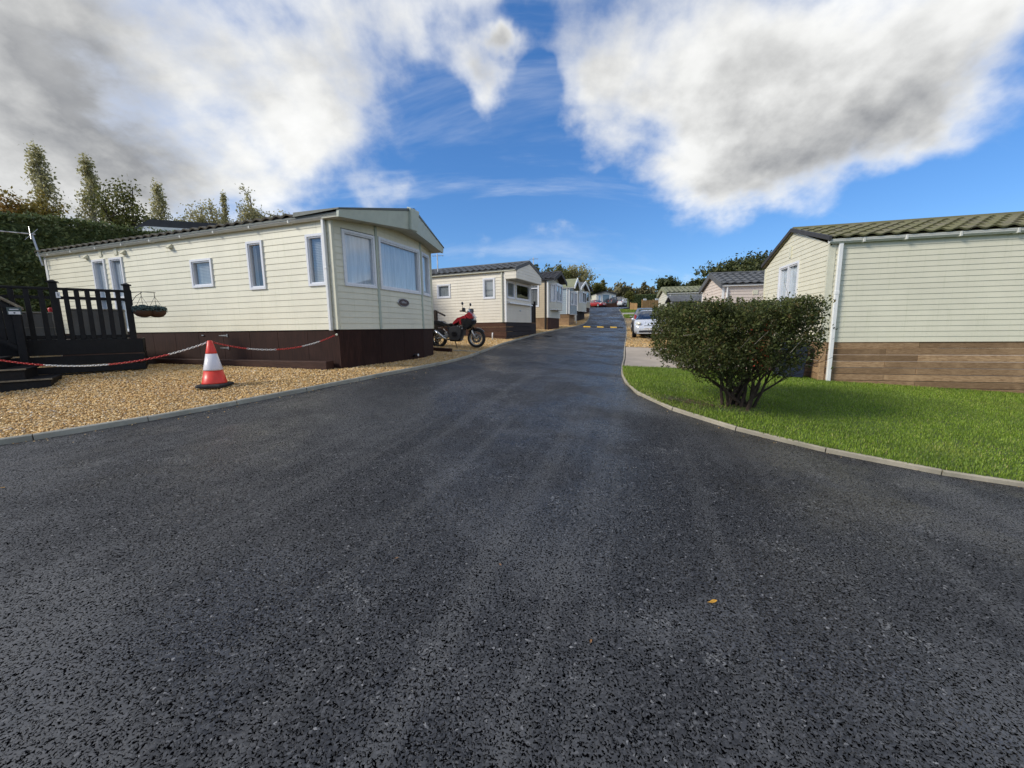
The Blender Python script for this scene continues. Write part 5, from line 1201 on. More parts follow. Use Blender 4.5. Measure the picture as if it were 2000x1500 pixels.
# ---------------------------------------------------------------- trees
def tree(name, label, x, y, zb, h, w_, kind, leaf, bark='bark', nl=4500, ls=.16, seed=1, group=None, bare=.0):
    global rng
    random.seed(seed); rng = np.random.default_rng(seed)
    root = empty(name, (x, y, zb), 0, label, 'tree', group); tr = MB(); C = []
    if kind == 'poplar':
        tr.tube([(0, 0, -.3), (.05, 0, h * .35), (-.05, .05, h * .7), (0, 0, h * .97)], [h * .018, h * .014, h * .008, .02], 7)
        nb = 95; per = nl // nb
        for k in range(nb):
            ft = .12 + .87 * ((k + random.random()) / nb) ** .85           # height of the branch tip
            prof_ = (min(1, (1 - ft) * 1.75 + .05)) * min(1, .5 + ft * 1.6)
            an = random.uniform(0, 2 * PI); L = w_ * .5 * prof_ * random.uniform(.55, 1.1); up = min(ft * h * .7, L * random.uniform(2.2, 3.4))
            p2 = Vector((math.cos(an) * L, math.sin(an) * L, ft * h)); p0 = Vector((0, 0, ft * h - up)); p1 = p0.lerp(p2, .5) + Vector((math.cos(an), math.sin(an), 0)) * L * .25
            tr.tube([p0, p1, p2], [h * .004, h * .003, .01], 4)
            for q in range(per):
                u = random.uniform(.2, 1.04) ** .8; p = p0.lerp(p1, u * 2) if u < .5 else p1.lerp(p2, u * 2 - 1); sd = w_ * .055
                C.append((p.x + random.gauss(0, sd), p.y + random.gauss(0, sd), p.z + random.gauss(0, sd * 1.7)))
    else:
        th = h * (.30 if kind == 'round' else .42 if kind == 'umbrella' else .18)
        tr.tube([(0, 0, -.3), (.04 * h * .3, 0, th * .6), (0, .02 * h, th)], [h * .028, h * .023, h * .018], 8)
        nb = 11 if kind != 'umbrella' else 22; ends = []
        for k in range(nb):
            an = 2 * PI * (k + random.random() * .8) / nb; el = random.uniform(.25, 1.25) if kind != 'umbrella' else random.uniform(.25, .8)
            L = random.uniform(.75, 1.0); tgt = Vector((math.cos(an) * math.cos(el) * w_ * .42 * L, math.sin(an) * math.cos(el) * w_ * .42 * L, th + (h - th) * (.18 + .74 * math.sin(el)) * L))
            p0 = Vector((0, 0, th * random.uniform(.7, 1))); p1 = p0.lerp(tgt, .5) + Vector((random.gauss(0, .04), random.gauss(0, .04), .04)) * h
            tr.tube([p0, p1, tgt], [h * .011, h * .007, h * .003], 5); ends.append((p1, tgt))
            for q in range(3):
                b2 = p1.lerp(tgt, random.uniform(0, .9)); t2 = b2 + Vector((random.gauss(0, .13) * w_, random.gauss(0, .13) * w_, random.uniform(-.02, .16) * h)); tr.tube([b2, b2.lerp(t2, .5) + Vector((0, 0, .02 * h)), t2], [h * .005, h * .003, h * .0015], 4); ends.append((b2, t2))
        per = nl // len(ends)
        for (a_, b_) in ends:
            sd = w_ * random.uniform(.05, .085)
            for q in range(per):
                p = a_.lerp(b_, random.uniform(.35, 1.1)); C.append((p.x + random.gauss(0, sd), p.y + random.gauss(0, sd), p.z + random.gauss(0, sd * .7)))
    tr.build('trunk', M[bark], root)
    mesh_obj('crown', leaves_mesh('crown', np.array(C), ls, aspect=.6), M[leaf], root); return root
TG = 'trees beyond the caravans'
pz = 6.2
tree('poplar_tree', 'tallest, leftmost poplar of the row above the hedge', -55.8, 50, 5.8, 17.6, 5.2, 'poplar', 'leaf_poplar', 'bark_pale', 5400, .15, 21, TG)
tree('poplar_tree', 'second poplar from the left, leaning against a rounder tree', -53.1, 53, 6.0, 17.5, 4.4, 'poplar', 'leaf_poplar', 'bark_pale', 4200, .15, 22, TG)
tree('poplar_tree', 'third poplar from the left, standing alone above the hedge end', -50.5, 60, 6.5, 16.1, 4.6, 'poplar', 'leaf_poplar', 'bark_pale', 3900, .15, 23, TG)
tree('poplar_tree', 'smallest poplar, beside a yellow-green tree above the cream caravan', -43.2, 63, 6.7, 15.6, 3.2, 'poplar', 'leaf_poplar', 'bark_pale', 3000, .14, 24, TG)
tree('broadleaf_tree', 'round green-orange tree between the second and third poplars', -43.6, 47, 5.5, 14.0, 7.4, 'round', 'leaf_green', 'bark', 3800, .15, 25, TG)
tree('broadleaf_tree', 'yellow-green tree beside the smallest poplar', -43.8, 60, 6.5, 17.2, 6.6, 'round', 'leaf_poplar', 'bark_pale', 3600, .15, 26, TG)
tree('broadleaf_tree', 'low bright yellow tree at the foot of the tallest poplar', -53.3, 46, 5.4, 12.4, 5.4, 'round', 'leaf_yellow', 'bark', 2800, .17, 27, TG)
tree('broadleaf_tree', 'orange autumn tree at the far left edge above the hedge', -53.8, 44, 5.2, 12.6, 6.0, 'round', 'leaf_orange', 'bark', 2600, .17, 28, TG)
tree('broadleaf_tree', 'thin olive tree showing above the cream caravan roof, left of the gable', -39.5, 63.5, 6.8, 17.2, 5.4, 'round', 'leaf_poplar', 'bark_pale', 2600, .16, 29, TG)
tree('broadleaf_tree', 'small thin olive tree just left of the canopy of the cream caravan', -35.9, 64, 6.8, 16.4, 4.8, 'round', 'leaf_poplar', 'bark_pale', 1500, .16, 30, TG)
tree('conifer_tree', 'dark spiky evergreen behind the off-white caravan', 3.2, 52, 3.8, 5.2, 3.4, 'poplar', 'leaf_dark', 'bark', 2600, .2, 31, TG)
tree('broadleaf_tree', 'sparse olive tree behind the blue-grey caravan', 6.3, 58, 4.2, 6.9, 5.6, 'round', 'leaf_green', 'bark', 3200, .16, 32, TG)
tree('broadleaf_tree', 'airy grey-green tree above the small pale caravan', 9.7, 60, 4.4, 6.5, 5.8, 'round', 'leaf_poplar', 'bark', 3000, .16, 33, TG)
tree('broadleaf_tree', 'dark bushy tree directly behind the red car', 17.0, 92, G(17, 92), 4.4, 8.5, 'bush', 'leaf_dark', 'bark', 4000, .28, 34, TG)
tree('broadleaf_tree', 'small spreading tree left of the distant white-fronted caravan', 19.9, 90, G(20, 90), 6.8, 4.4, 'round', 'leaf_green', 'bark', 2200, .24, 35, TG)
tree('umbrella_tree', 'big dark flat-topped tree behind the pinkish caravan', 26.2, 44, G(26, 44), 6.4, 9.0, 'umbrella', 'leaf_dark', 'bark', 15000, .15, 36, TG)
tree('umbrella_tree', 'dark tree half hidden by the right-hand gable', 31.0, 47, G(31, 47), 6.6, 9.0, 'umbrella', 'leaf_dark', 'bark', 12000, .15, 37, TG)
tree('broadleaf_tree', 'small dark tree above the pale-green-roofed caravan', 24.2, 62, G(24, 62), 5.0, 5.0, 'round', 'leaf_dark', 'bark', 2600, .18, 38, TG)
tree('broadleaf_tree', 'low dark tree peeping over the ridge left of the pinkish caravan', 24.2, 52, G(24, 52), 4.0, 5.0, 'round', 'leaf_dark', 'bark', 2400, .18, 39, TG)
tree('conifer_tree', 'thin distant fir standing above the brown wood', 36.3, 110, G(36, 110), 6.6, 4.0, 'poplar', 'leaf_brown', 'bark', 1600, .3, 40, TG)
tree('broadleaf_tree', 'young green bush beside the timber screens near the white and navy boards', 17.7, 60, G(18, 60), 2.7, 2.2, 'bush', 'leaf_green', 'bark', 1500, .11, 41, TG)
# far brown wood: one mass
rng = np.random.default_rng(5); n = 26000; a = rng.uniform(-30, 150, n); hh_ = 5.6 + 1.6 * np.sin(a * .21) + 1.1 * np.sin(a * .57 + 1) + .6 * np.sin(a * 1.7); yy = 122 + rng.uniform(0, 9, n) + .15 * np.abs(a - 30)
zz_ = gz(a, yy) + rng.uniform(0, 1, n) ** .7 * (hh_ * 1.0 + rng.normal(0, .5, n))
tag(mesh_obj('far_wood', leaves_mesh('far_wood', np.stack([a, yy, zz_], 1), .55, aspect=.7), M['leaf_brown']), 'far brown and green wood along the skyline', 'wood', kind='stuff')
n = 14000; a = rng.uniform(-95, -2, n); yy = 96 + rng.uniform(0, 8, n); zz_ = gz(a, yy) + rng.uniform(0, 1, n) * (4 + 1.2 * np.sin(a * .4))
tag(mesh_obj('far_wood', leaves_mesh('far_wood', np.stack([a, yy, zz_], 1), .55, aspect=.7), M['leaf_green']), 'far hedgerow behind the left-hand caravans', 'wood', kind='stuff')
# dark hedge behind the boards
hd2 = empty('clipped_hedge', (22.8, 71, G(23, 71)), R(4), 'dark green clipped hedge behind the white and navy boards', 'hedge')
b = MB(); b.box((-1.9, 0, 0), (4.6, 1.1, 1.9)); b.build('hedge_core', M['leaf_hedge'], hd2)  # plain box as the solid inside of the hedge, leaves lie over it
n = 6000; fx = rng.uniform(-2, 4.7, n); fz = rng.uniform(0, 2.05, n); fy = rng.normal(-.03, .05, n); tpm = rng.uniform(0, 1, n) < .3; fz = np.where(tpm, 2.0 + rng.normal(0, .05, n), fz); fy = np.where(tpm, rng.uniform(0, 1.1, n), fy)
mesh_obj('foliage', leaves_mesh('foliage', np.stack([fx, fy, fz], 1), .08), M['leaf_hedge'], hd2)
for k, (x_, lb) in enumerate(((23.35, 'left white and navy board in front of the dark clipped hedge'), (25.4, 'middle white and navy board in front of the dark clipped hedge'), (26.3, 'right white and navy board before the dark hedge, next to the cream gable'))):
    o = empty('notice_board', (x_, 70.0, G(x_, 70)), R(5), lb, 'board', 'white and navy boards')
    b = MB(); b.box((-.32, -.06, .0), (.32, .06, .72)); b.build('lower_panel', M['bin_navy'], o, bevel=.01); b = MB(); b.box((-.27, -.065, .72), (.27, .05, 1.32)); b.build('upper_panel', M['sign_white'], o, bevel=.01)
    b = MB(); b.box((-.13, -.05, 1.32), (.13, .04, 1.46)); b.build('cap', M['ink'], o); b = MB(); b.box((-.17, -.07, .98), (.17, -.0655, 1.02)); b.box((-.03, -.07, .8), (.03, -.0655, 1.24)); b.build('lettering', M['kerb_grey'], o)

# ---------------------------------------------------------------- far fences and timber screens
def fence(label, x0, y0, x1, y1, h, mat, bw=.15):
    A = Vector((x0, y0, G(x0, y0))); D = Vector((x1 - x0, y1 - y0, 0)); L = D.length; root = empty('timber_fence', tuple(A), math.atan2(D.y, D.x), label, 'fence')
    n = int(L / bw)
    for k in range(n):
        u = (k + .5) / n; xx, yy = x0 + D.x * u, y0 + D.y * u; g = G(xx, yy) - A.z; b = MB(); b.box((k * L / n + .004, -.012 + .008 * (k % 2), g - .1), ((k + 1) * L / n - .004, .012 + .008 * (k % 2), g + h + random.uniform(-.015, .015))); b.build('fence_board', M[mat], root)
    for k in range(int(L / 1.8) + 1):
        u = min(1, k * 1.8 / L); xx, yy = x0 + D.x * u, y0 + D.y * u; g = G(xx, yy) - A.z; b = MB(); b.box((u * L - .05, .03, g - .1), (u * L + .05, .13, g + h + .1)); b.build('fence_post', M[mat], root)
    return root
fence('orange-brown timber fence below the white and navy boards', 19.0, 58, 25.2, 59.5, 1.0, 'fence_wood')
fence('small orange-brown timber screen beside the silver car', 14.75, 49.5, 15.5, 49.2, .85, 'fence_wood', .1)
fence('low brown deck rail in front of the distant white-fronted caravan', 17.2, 80, 21.6, 80.4, .75, 'plank_red', .2)

# ---------------------------------------------------------------- vehicles
def car(name, label, loc, heading, L, W, H, paint, hood=.30, ws=.20, roofr=.82, rear_drop=.10, tall=1.0, detail=False, cat='car'):
    """front of the car points along local -Y; loft of cross sections"""
    root = empty(name, loc, heading, label, cat)
    # stations: (u along length 0 front .. 1 rear, belt z, top z, half width factor, top half width factor)
    bz = H * .60
    S = [(0.0, H * .36, H * .37, .62, .55), (.025, H * .43, H * .45, .84, .74), (.07, H * .48, H * .505, .93, .82), (.16, H * .535, H * .56, .985, .84), (hood, bz, H * .63, 1.0, .82),
         (hood + .02, bz + .01, H * .645, 1.0, .80), (hood + ws * .5, H * .62, H * .83, 1.0, .72), (hood + ws, H * .63, H * .965, 1.0, .66), (hood + ws + .03, H * .63, H * .985, 1.0, .655), (.55, H * .635, H, 1.0, .66), (.57, H * .635, H, 1.0, .66),
         (.74, H * .65, H * .985, .99, .645), (.77, H * .655, H * .98, .985, .64), (roofr + .04, H * .66, H * .955, .97, .62), (.93, H * .665, H * .86, .95, .64), (.965, H * .66, H * .69, .93, .72), (.99, H * .55, H * .57, .90, .72), (1.0, H * .34, H * .35, .84, .66)]
    rings = []; w2 = W / 2; zb = H * .135
    for (u, be, tp, wf, tf) in S:
        y = (u - .5) * L; w_ = w2 * wf; wt = w2 * tf; zlo = zb + (.06 * H if u < .03 or u > .98 else 0)
        half = [(0, zlo), (w_ * .86, zlo), (w_ * .965, zlo + .05 * H), (w_ * 1.0, zlo + (be - zlo) * .45), (w_ * .985, zlo + (be - zlo) * .80), (w_ * .95, be), (wt + (w_ * .95 - wt) * .12, be + (tp - be) * .86), (wt * .93, be + (tp - be) * .975), (wt * .5, tp), (0, tp + .004)]
        rings.append([(x, y, z) for x, z in half] + [(-x, y, z) for x, z in half[-2:0:-1]])
    nr = len(rings[0]); body = MB(); panes = {}; V = [p for r_ in rings for p in r_]
    body.v = list(V)
    iw = [k for k, s_ in enumerate(S)]
    for i in range(len(S) - 1):
        for k in range(nr):
            f_ = (i * nr + k, i * nr + (k + 1) % nr, (i + 1) * nr + (k + 1) % nr, (i + 1) * nr + k)
            side = k in (5, nr - 6); topf = k in (7, 8, nr - 9, nr - 8) or k in (6, nr - 7)
            gl_ = (side and i in (6, 8, 10, 12)) or (side and i == 5) or (topf and i in (5, 6)) or (topf and i in (13, 14) and k not in (6, nr - 7)) or (side and i == 9 and False)
            if not gl_: body.f.append(f_); continue
            key = ('windscreen',) if topf and i in (5, 6) else ('rear_window',) if topf else ('side_window', k < nr // 2, i if i > 6 else 6)
            panes.setdefault(key, []).append(f_)
    body.f.append(tuple(range(nr))[::-1]); body.f.append(tuple((len(S) - 1) * nr + k for k in range(nr)))
    body.m = [0] * len(body.f)
    body.build('body', M[paint], root, smooth=True)
    for key, fl in panes.items():
        ids = sorted({q for f_ in fl for q in f_}); g_ = MB(); g_.add([V[q] for q in ids], [tuple(ids.index(q) for q in f_) for f_ in fl]); g_.build(key[0], M['glass_dark'], root, smooth=True)
    # dark cabin inside
    c = MB(); c.hexa([(-w2 * .8, (hood + .03 - .5) * L, H * .5), (w2 * .8, (hood + .03 - .5) * L, H * .5), (w2 * .8, .42 * L, H * .5), (-w2 * .8, .42 * L, H * .5), (-w2 * .55, (hood + ws - .48) * L, H * .72), (w2 * .55, (hood + ws - .48) * L, H * .72), (w2 * .55, .36 * L, H * .78), (-w2 * .55, .36 * L, H * .78)]); c.build('cabin', M['dark_room'], root)
    u_ = MB(); u_.box((-w2 * .8, -L * .44, zb - .02), (w2 * .8, L * .44, zb + .15)); u_.build('underbody', M['ink'], root)
    rw = H * .205
    for yy in (-L * .315, L * .325):
        for sd in (-1, 1):
            a = MB(); a.lathe([(rw * 1.14, -.012), (rw * 1.14, .010), (rw * 1.06, .014)], 20, (0, 0, 0), 'x'); o = a.build('wheel_arch', M['ink'], root, loc=(sd * w2 * .985, yy, rw * 1.02))
            t_ = MB(); t_.lathe([(rw * .60, -.10), (rw * .94, -.10), (rw, -.07), (rw, .05), (rw * .94, .085), (rw * .62, .085)], 22, (0, 0, 0), 'x'); wo_ = t_.build('wheel', M['rubber'], root, smooth=False, loc=(sd * (w2 * .94), yy, rw)); wo_.rotation_euler = (0, 0, 0 if sd > 0 else PI)
            h_ = MB(); h_.lathe([(rw * .62, .07), (rw * .58, .092), (rw * .2, .10), (.001, .105)], 16, (0, 0, 0), 'x')
            h_.build('wheel_trim', M['hub'], wo_)
    yf = -L * .5
    for sd in (-1, 1):
        b = MB(); xx = sd * w2 * .66
        b.v = [(xx + .15 * W * math.cos(q * PI / 6) * .62, yf + L * .045 + abs(math.cos(q * PI / 6)) * 0 + sd * math.cos(q * PI / 6) * L * .02, H * .50 + H * .07 * math.sin(q * PI / 6)) for q in range(12)] + [(xx + .15 * W * math.cos(q * PI / 6) * .42, yf + L * .018 + sd * math.cos(q * PI / 6) * L * .02, H * .50 + H * .045 * math.sin(q * PI / 6)) for q in range(12)]
        b.f = [(q, (q + 1) % 12, 12 + (q + 1) % 12, 12 + q) for q in range(12)] + [tuple(range(12, 24))]; b.m = [0] * 13; b.build('headlight', M['lamp'], root, smooth=True)
        b = MB(); b.box((sd * w2 * .80 - .06, L * .485, H * .52), (sd * w2 * .80 + .06, L * .497, H * .70)); b.build('tail_light', M['tail'], root, bevel=.01)
        b = MB(); b.lathe([(.02, -.07), (.07, -.05), (.085, 0), (.07, .05), (.02, .07)], 10, axis='x'); o = b.build('wing_mirror', M[paint], root, smooth=True, loc=(sd * (w2 + .06), (hood + .07 - .5) * L, H * .665)); o.scale = (1.1, .6, .85)
    b = MB(); b.box((-w2 * .6, yf - .002, H * .19), (w2 * .6, yf + .05, H * .27)); b.build('lower_grille', M['ink'], root, bevel=.015)
    b = MB(); b.box((-w2 * .30, yf + L * .012, H * .40), (w2 * .30, yf + L * .035, H * .43)); b.build('upper_grille', M['ink'], root, bevel=.008)
    b = MB(); b.lathe([(.04, -.012), (.04, .0)], 12, axis='y'); b.build('badge', M['steel'], root, loc=(0, yf + L * .012, H * .435))
    b = MB(); b.box((-.26, yf - .012, H * .275), (.26, yf - .003, H * .275 + .112)); pl_ = b.build('number_plate', M['plate'], root)
    if detail: text_obj('registration', 'WM55 VPW', .092, M['ink'], root, basis((0, yf - .0145, H * .275 + .054), (1, 0, 0), (0, 0, 1), (0, -1, 0)))
    b = MB(); b.box((-w2 * .74, yf + .004, H * .145), (w2 * .74, yf + .09, H * .185)); b.build('bumper_lip', M[paint], root, bevel=.02)
    return root
car('hatchback_car', 'silver-white hatchback parked nose-on beside the bush', (7.62, 21.75, G(7.5, 21.5) - .01), R(-22), 3.4, 1.62, 1.47, 'car_white', hood=.20, ws=.20, detail=True)
car('estate_car', 'grey car parked facing away just behind the silver-white hatchback', (8.95, 26.6, G(8.9, 26.6)), R(164), 4.1, 1.72, 1.5, 'car_grey', hood=.25)
car('red_car', 'red car parked at the top of the road on the left', (17.2, 80, G(17.2, 80) + .02), R(28), 4.0, 1.7, 1.45, 'car_red', hood=.28)
car('silver_car', 'silver hatchback parked side-on at the top of the road', (22.2, 76.5, G(22.2, 76.5)), R(112), 3.7, 1.65, 1.5, 'car_silver', hood=.24)
car('covered_van', 'dark grey van parked behind the silver hatchback at the top of the road', (22.6, 82.5, G(22.6, 82.5)), R(100), 4.9, 1.9, 2.1, 'car_dark', hood=.14, ws=.14, cat='van')

# ---- motorbike
FW = Vector((-1.15, 13.1, 0)); BTH = R(-17); zbk = G(-1.6, 13.3)
mb_ = empty('motorbike', (FW.x, FW.y, zbk), BTH, 'red and black adventure motorbike on its side stand beside the cream caravan', 'motorbike')
def bx(X): return (X - 1390) * .00118
def bzz(Y): return (1350 - Y) * .00114
BK = [(bx(X), bzz(Y)) for X, Y in []]
def bp(l): return [(bx(X), bzz(Y)) for X, Y in l]
def wheel(xc, r_, fr):
    o = empty  # tyre with rim, spokes, disc
    t_ = MB(); k = 28; 
    t_.lathe([(r_ - .085, -.045), (r_ - .05, -.062), (r_ - .015, -.05), (r_, 0), (r_ - .015, .05), (r_ - .05, .062), (r_ - .085, .045), (r_ - .085, -.045)], k, (0, 0, 0), 'y')
    t_.f = t_.f[:-2]; t_.m = t_.m[:-2]
    w_ = t_.build('wheel', M['rubber'], mb_, smooth=True, loc=(xc, 0, r_))
    rm = MB(); rm.lathe([(r_ - .085, -.04), (r_ - .11, -.034), (r_ - .11, .034), (r_ - .085, .04), (r_ - .085, -.04)], k, (0, 0, 0), 'y'); rm.f = rm.f[:-2]; rm.m = rm.m[:-2]; rm.build('rim', M['gold'] if fr else M['bike_black'], w_)
    s_ = MB()
    for q in range(5):
        for dd in (-.16, .16): an = 2 * PI * q / 5 + .3; s_.tube([(.035 * math.cos(an), 0, .035 * math.sin(an)), ((r_ - .1) * math.cos(an + dd), 0, (r_ - .1) * math.sin(an + dd))], .009, 5)
    s_.lathe([(.03, -.06), (.045, -.04), (.045, .04), (.03, .06)], 10, (0, 0, 0), 'y'); s_.build('spokes', M['gold'] if fr else M['bike_black'], w_)
    d_ = MB(); n = 24; ro, ri = (.15, .095) if fr else (.115, .07)
    for sgn in ((-.058, .058) if fr else (-.06,)):
        b0 = len(d_.v)
        for q in range(n): an = 2 * PI * q / n; d_.v += [(ro * math.cos(an), sgn - .002, ro * math.sin(an)), (ri * math.cos(an), sgn - .002, ri * math.sin(an)), (ro * math.cos(an), sgn + .002, ro * math.sin(an)), (ri * math.cos(an), sgn + .002, ri * math.sin(an))]
        for q in range(n):
            a_, c_ = b0 + 4 * q, b0 + 4 * ((q + 1) % n); d_.f += [(a_, a_ + 1, c_ + 1, c_), (a_ + 2, c_ + 2, c_ + 3, a_ + 3), (a_, c_, c_ + 2, a_ + 2), (a_ + 1, a_ + 3, c_ + 3, c_ + 1)]
    d_.m = [0] * len(d_.f); d_.build('brake_disc', M['steel'], w_)
    return w_
wheel(0, .315, True); wheel(-1.38, .315, False)
def bpart(nm, pts, y0, y1, mat, inset=.10, smooth=False):
    b = MB(); b.poly(bp(pts), y0, y1, inset); return b.build(nm, M[mat], mb_, smooth=smooth)
bpart('fuel_tank', [(690, 655), (740, 590), (870, 480), (1000, 440), (1080, 405), (1150, 420), (1180, 500), (1000, 500), (915, 560), (880, 620), (720, 690)], -.15, .15, 'bike_red', .16)
bpart('nose_fairing', [(1060, 410), (1150, 350), (1240, 305), (1310, 370), (1345, 440), (1350, 520), (1260, 540), (1150, 500)], -.13, .13, 'bike_red', .2)
bpart('side_fairing', [(1000, 500), (1150, 495), (1340, 515), (1372, 570), (1330, 680), (1270, 760), (1160, 830), (1050, 800), (1010, 700), (985, 600)], -.20, .20, 'bike_black', .14)
for s_ in (-1, 1): bpart('tank_panel', [(915, 495), (985, 500), (1010, 640), (990, 680), (955, 660)], s_ * .165, s_ * .185, 'bike_red', 0)
b = MB(); b.hexa([(bx(1225), -.12, bzz(330)), (bx(1225), .12, bzz(330)), (bx(1375), .10, bzz(500)), (bx(1375), -.10, bzz(500)), (bx(1205), -.11, bzz(235)), (bx(1205), .11, bzz(235)), (bx(1385), .10, bzz(480)), (bx(1385), -.10, bzz(480))]); b.build('windscreen', M['screen'], mb_)
bpart('seat', [(90, 545), (180, 540), (400, 570), (470, 625), (600, 655), (700, 650), (720, 700), (560, 725), (430, 715), (300, 650), (110, 620)], -.13, .13, 'bike_black', .12)
bpart('tail_unit', [(-10, 560), (100, 560), (330, 660), (400, 720), (300, 720), (60, 640)], -.10, .10, 'bike_black', .1)
bpart('engine', [(610, 720), (880, 690), (1010, 740), (1000, 920), (960, 1080), (900, 1150), (640, 1140), (580, 1060), (590, 860)], -.17, .17, 'bike_grey', .12)
bpart('engine_cover', [(700, 900), (760, 865), (845, 885), (870, 950), (840, 1020), (750, 1030), (695, 970)], -.20, .20, 'bike_black', .12)
bpart('belly_pan', [(560, 1080), (700, 1060), (940, 1070), (970, 1120), (880, 1165), (620, 1160)], -.13, .13, 'bike_black', .1)
bpart('radiator', [(960, 760), (1030, 790), (1010, 1000), (950, 980)], -.15, .15, 'ink', .05)
b = MB(); b.tube([(bx(700), -.06, bzz(700)), (bx(1150), -.06, bzz(560))], .024, 6); b.tube([(bx(700), .06, bzz(700)), (bx(1150), .06, bzz(560))], .024, 6); b.tube([(bx(560), -.08, bzz(720)), (bx(620), -.09, bzz(1060))], .024, 6); b.tube([(bx(560), .08, bzz(720)), (bx(620), .09, bzz(1060))], .024, 6); b.tube([(bx(250), -.07, bzz(620)), (bx(620), -.08, bzz(830))], .016, 6); b.build('frame', M['bike_black'], mb_)
b = MB()
for s_ in (-.095, .095): b.tube([(-1.38, s_, .315), (bx(620), s_ * .9, bzz(1010))], [.028, .034], 6)
b.build('swing_arm', M['bike_grey'], mb_)
for s_ in (-.10, .10):
    b = MB(); b.tube([(bx(1180), s_, bzz(540)), (bx(1295), s_, bzz(850))], .024, 8); fk = b.build('fork_leg', M['bike_black'], mb_, smooth=True)
    b = MB(); b.tube([(bx(1292), s_, bzz(840)), (bx(1335), s_, bzz(960)), (0.0, s_, .315)], .030, 8); b.build('fork_slider', M['hub'], fk, smooth=True)
b = MB(); n = 9
for q in range(n):
    an = R(35) + R(110) * q / (n - 1); r_ = .350
    for yy, dr in ((-.075, -.02), (-.05, .0), (.05, .0), (.075, -.02)): b.v.append(((r_ + dr) * math.cos(an), yy, .315 + (r_ + dr) * math.sin(an)))
b.f = [(4 * q + k, 4 * q + k + 1, 4 * q + 5 + k, 4 * q + 4 + k) for q in range(n - 1) for k in range(3)]; b.m = [0] * len(b.f); b.build('front_mudguard', M['bike_black'], mb_, smooth=True)
b = MB(); n = 6
for q in range(n):
    an = R(75) + R(85) * q / (n - 1); r_ = .37
    for yy in (-.08, .08): b.v.append((-1.38 + r_ * math.cos(an), yy, .315 + r_ * math.sin(an)))
b.f = [(2 * q, 2 * q + 1, 2 * q + 3, 2 * q + 2) for q in range(n - 1)]; b.m = [0] * len(b.f); b.build('rear_mudguard', M['bike_black'], mb_)
b = MB(); b.tube([(bx(190), -.17, bzz(845)), (bx(300), -.175, bzz(930)), (bx(420), -.17, bzz(1030)), (bx(540), -.14, bzz(1095))], [.052, .056, .050, .028], 10); b.build('silencer', M['steel'], mb_, smooth=True)
b = MB(); b.tube([(bx(540), -.14, bzz(1095)), (bx(760), -.12, bzz(1130)), (bx(960), -.08, bzz(1050)), (bx(1010), -.06, bzz(950))], .024, 8); b.build('exhaust_pipe', M['bike_grey'], mb_, smooth=True)
b = MB(); b.tube([(bx(760), -.06, bzz(1150)), (bx(800), -.12, bzz(1220)), (bx(870), -.20, bzz(1338))], .013, 6); b.tube([(bx(855), -.20, bzz(1345)), (bx(900), -.21, bzz(1345))], .016, 6); b.build('side_stand', M['bike_black'], mb_)
b = MB(); b.tube([(bx(1060), -.37, bzz(300)), (bx(1070), -.20, bzz(280)), (bx(1120), -.08, bzz(330)), (bx(1120), .08, bzz(330)), (bx(1070), .20, bzz(280)), (bx(1060), .37, bzz(300))], .014, 6); b.build('handlebar', M['bike_black'], mb_)
for s_ in (-1, 1):
    b = MB(); b.tube([(bx(1060), s_ * .26, bzz(298)), (bx(1060), s_ * .38, bzz(300))], .02, 8); b.build('grip', M['rubber'], mb_)
    b = MB(); b.box((bx(1125), s_ * .24 - .03, bzz(330)), (bx(1190), s_ * .42 - .0, bzz(215))); b.build('hand_guard', M['bike_black'], mb_, bevel=.02)
    b = MB(); b.tube([(bx(1090), s_ * .25, bzz(290)), (bx(1110), s_ * .30, bzz(150))], .007, 5); ms = b.build('mirror_stem', M['bike_black'], mb_)
    b = MB(); b.lathe([(.01, -.012), (.055, -.01), (.065, 0), (.055, .012), (.01, .014)], 12, (0, 0, 0), 'x'); o = b.build('mirror', M['bike_black'], ms, smooth=True, loc=(bx(1115), s_ * .33, bzz(95))); o.scale = (1, 1.2, .85)
b = MB(); b.box((bx(1330), -.09, bzz(560)), (bx(1372), .09, bzz(500))); b.build('headlamp', M['lamp'], mb_, bevel=.02)
b = MB(); b.lathe([(.012, -.06), (.02, 0), (.012, .06)], 8, (bx(480), -.16, bzz(1010)), 'y'); b.build('footpeg', M['metal'], mb_)
for (X_, Y_, r_) in ((900, 720, .02), (960, 750, .02), (1030, 790, .028), (560, 900, .03), (480, 1000, .025)):
    b = MB(); b.lathe([(r_ * .6, -.03), (r_, -.015), (r_, .015), (r_ * .6, .03)], 10, (bx(X_), -.19, bzz(Y_)), 'y'); b.build('engine_fitting', M['metal'], mb_, smooth=True)
b = MB(); b.tube([(bx(430), -.13, bzz(790)), (bx(500), -.14, bzz(850)), (bx(560), -.12, bzz(1000))], .018, 6); b.build('rear_shock', M['gold'], mb_, smooth=True)
b = MB(); b.poly(bp([(470, 900), (560, 880), (600, 1000), (520, 1060)]), -.16, -.12); b.build('heel_plate', M['metal'], mb_)

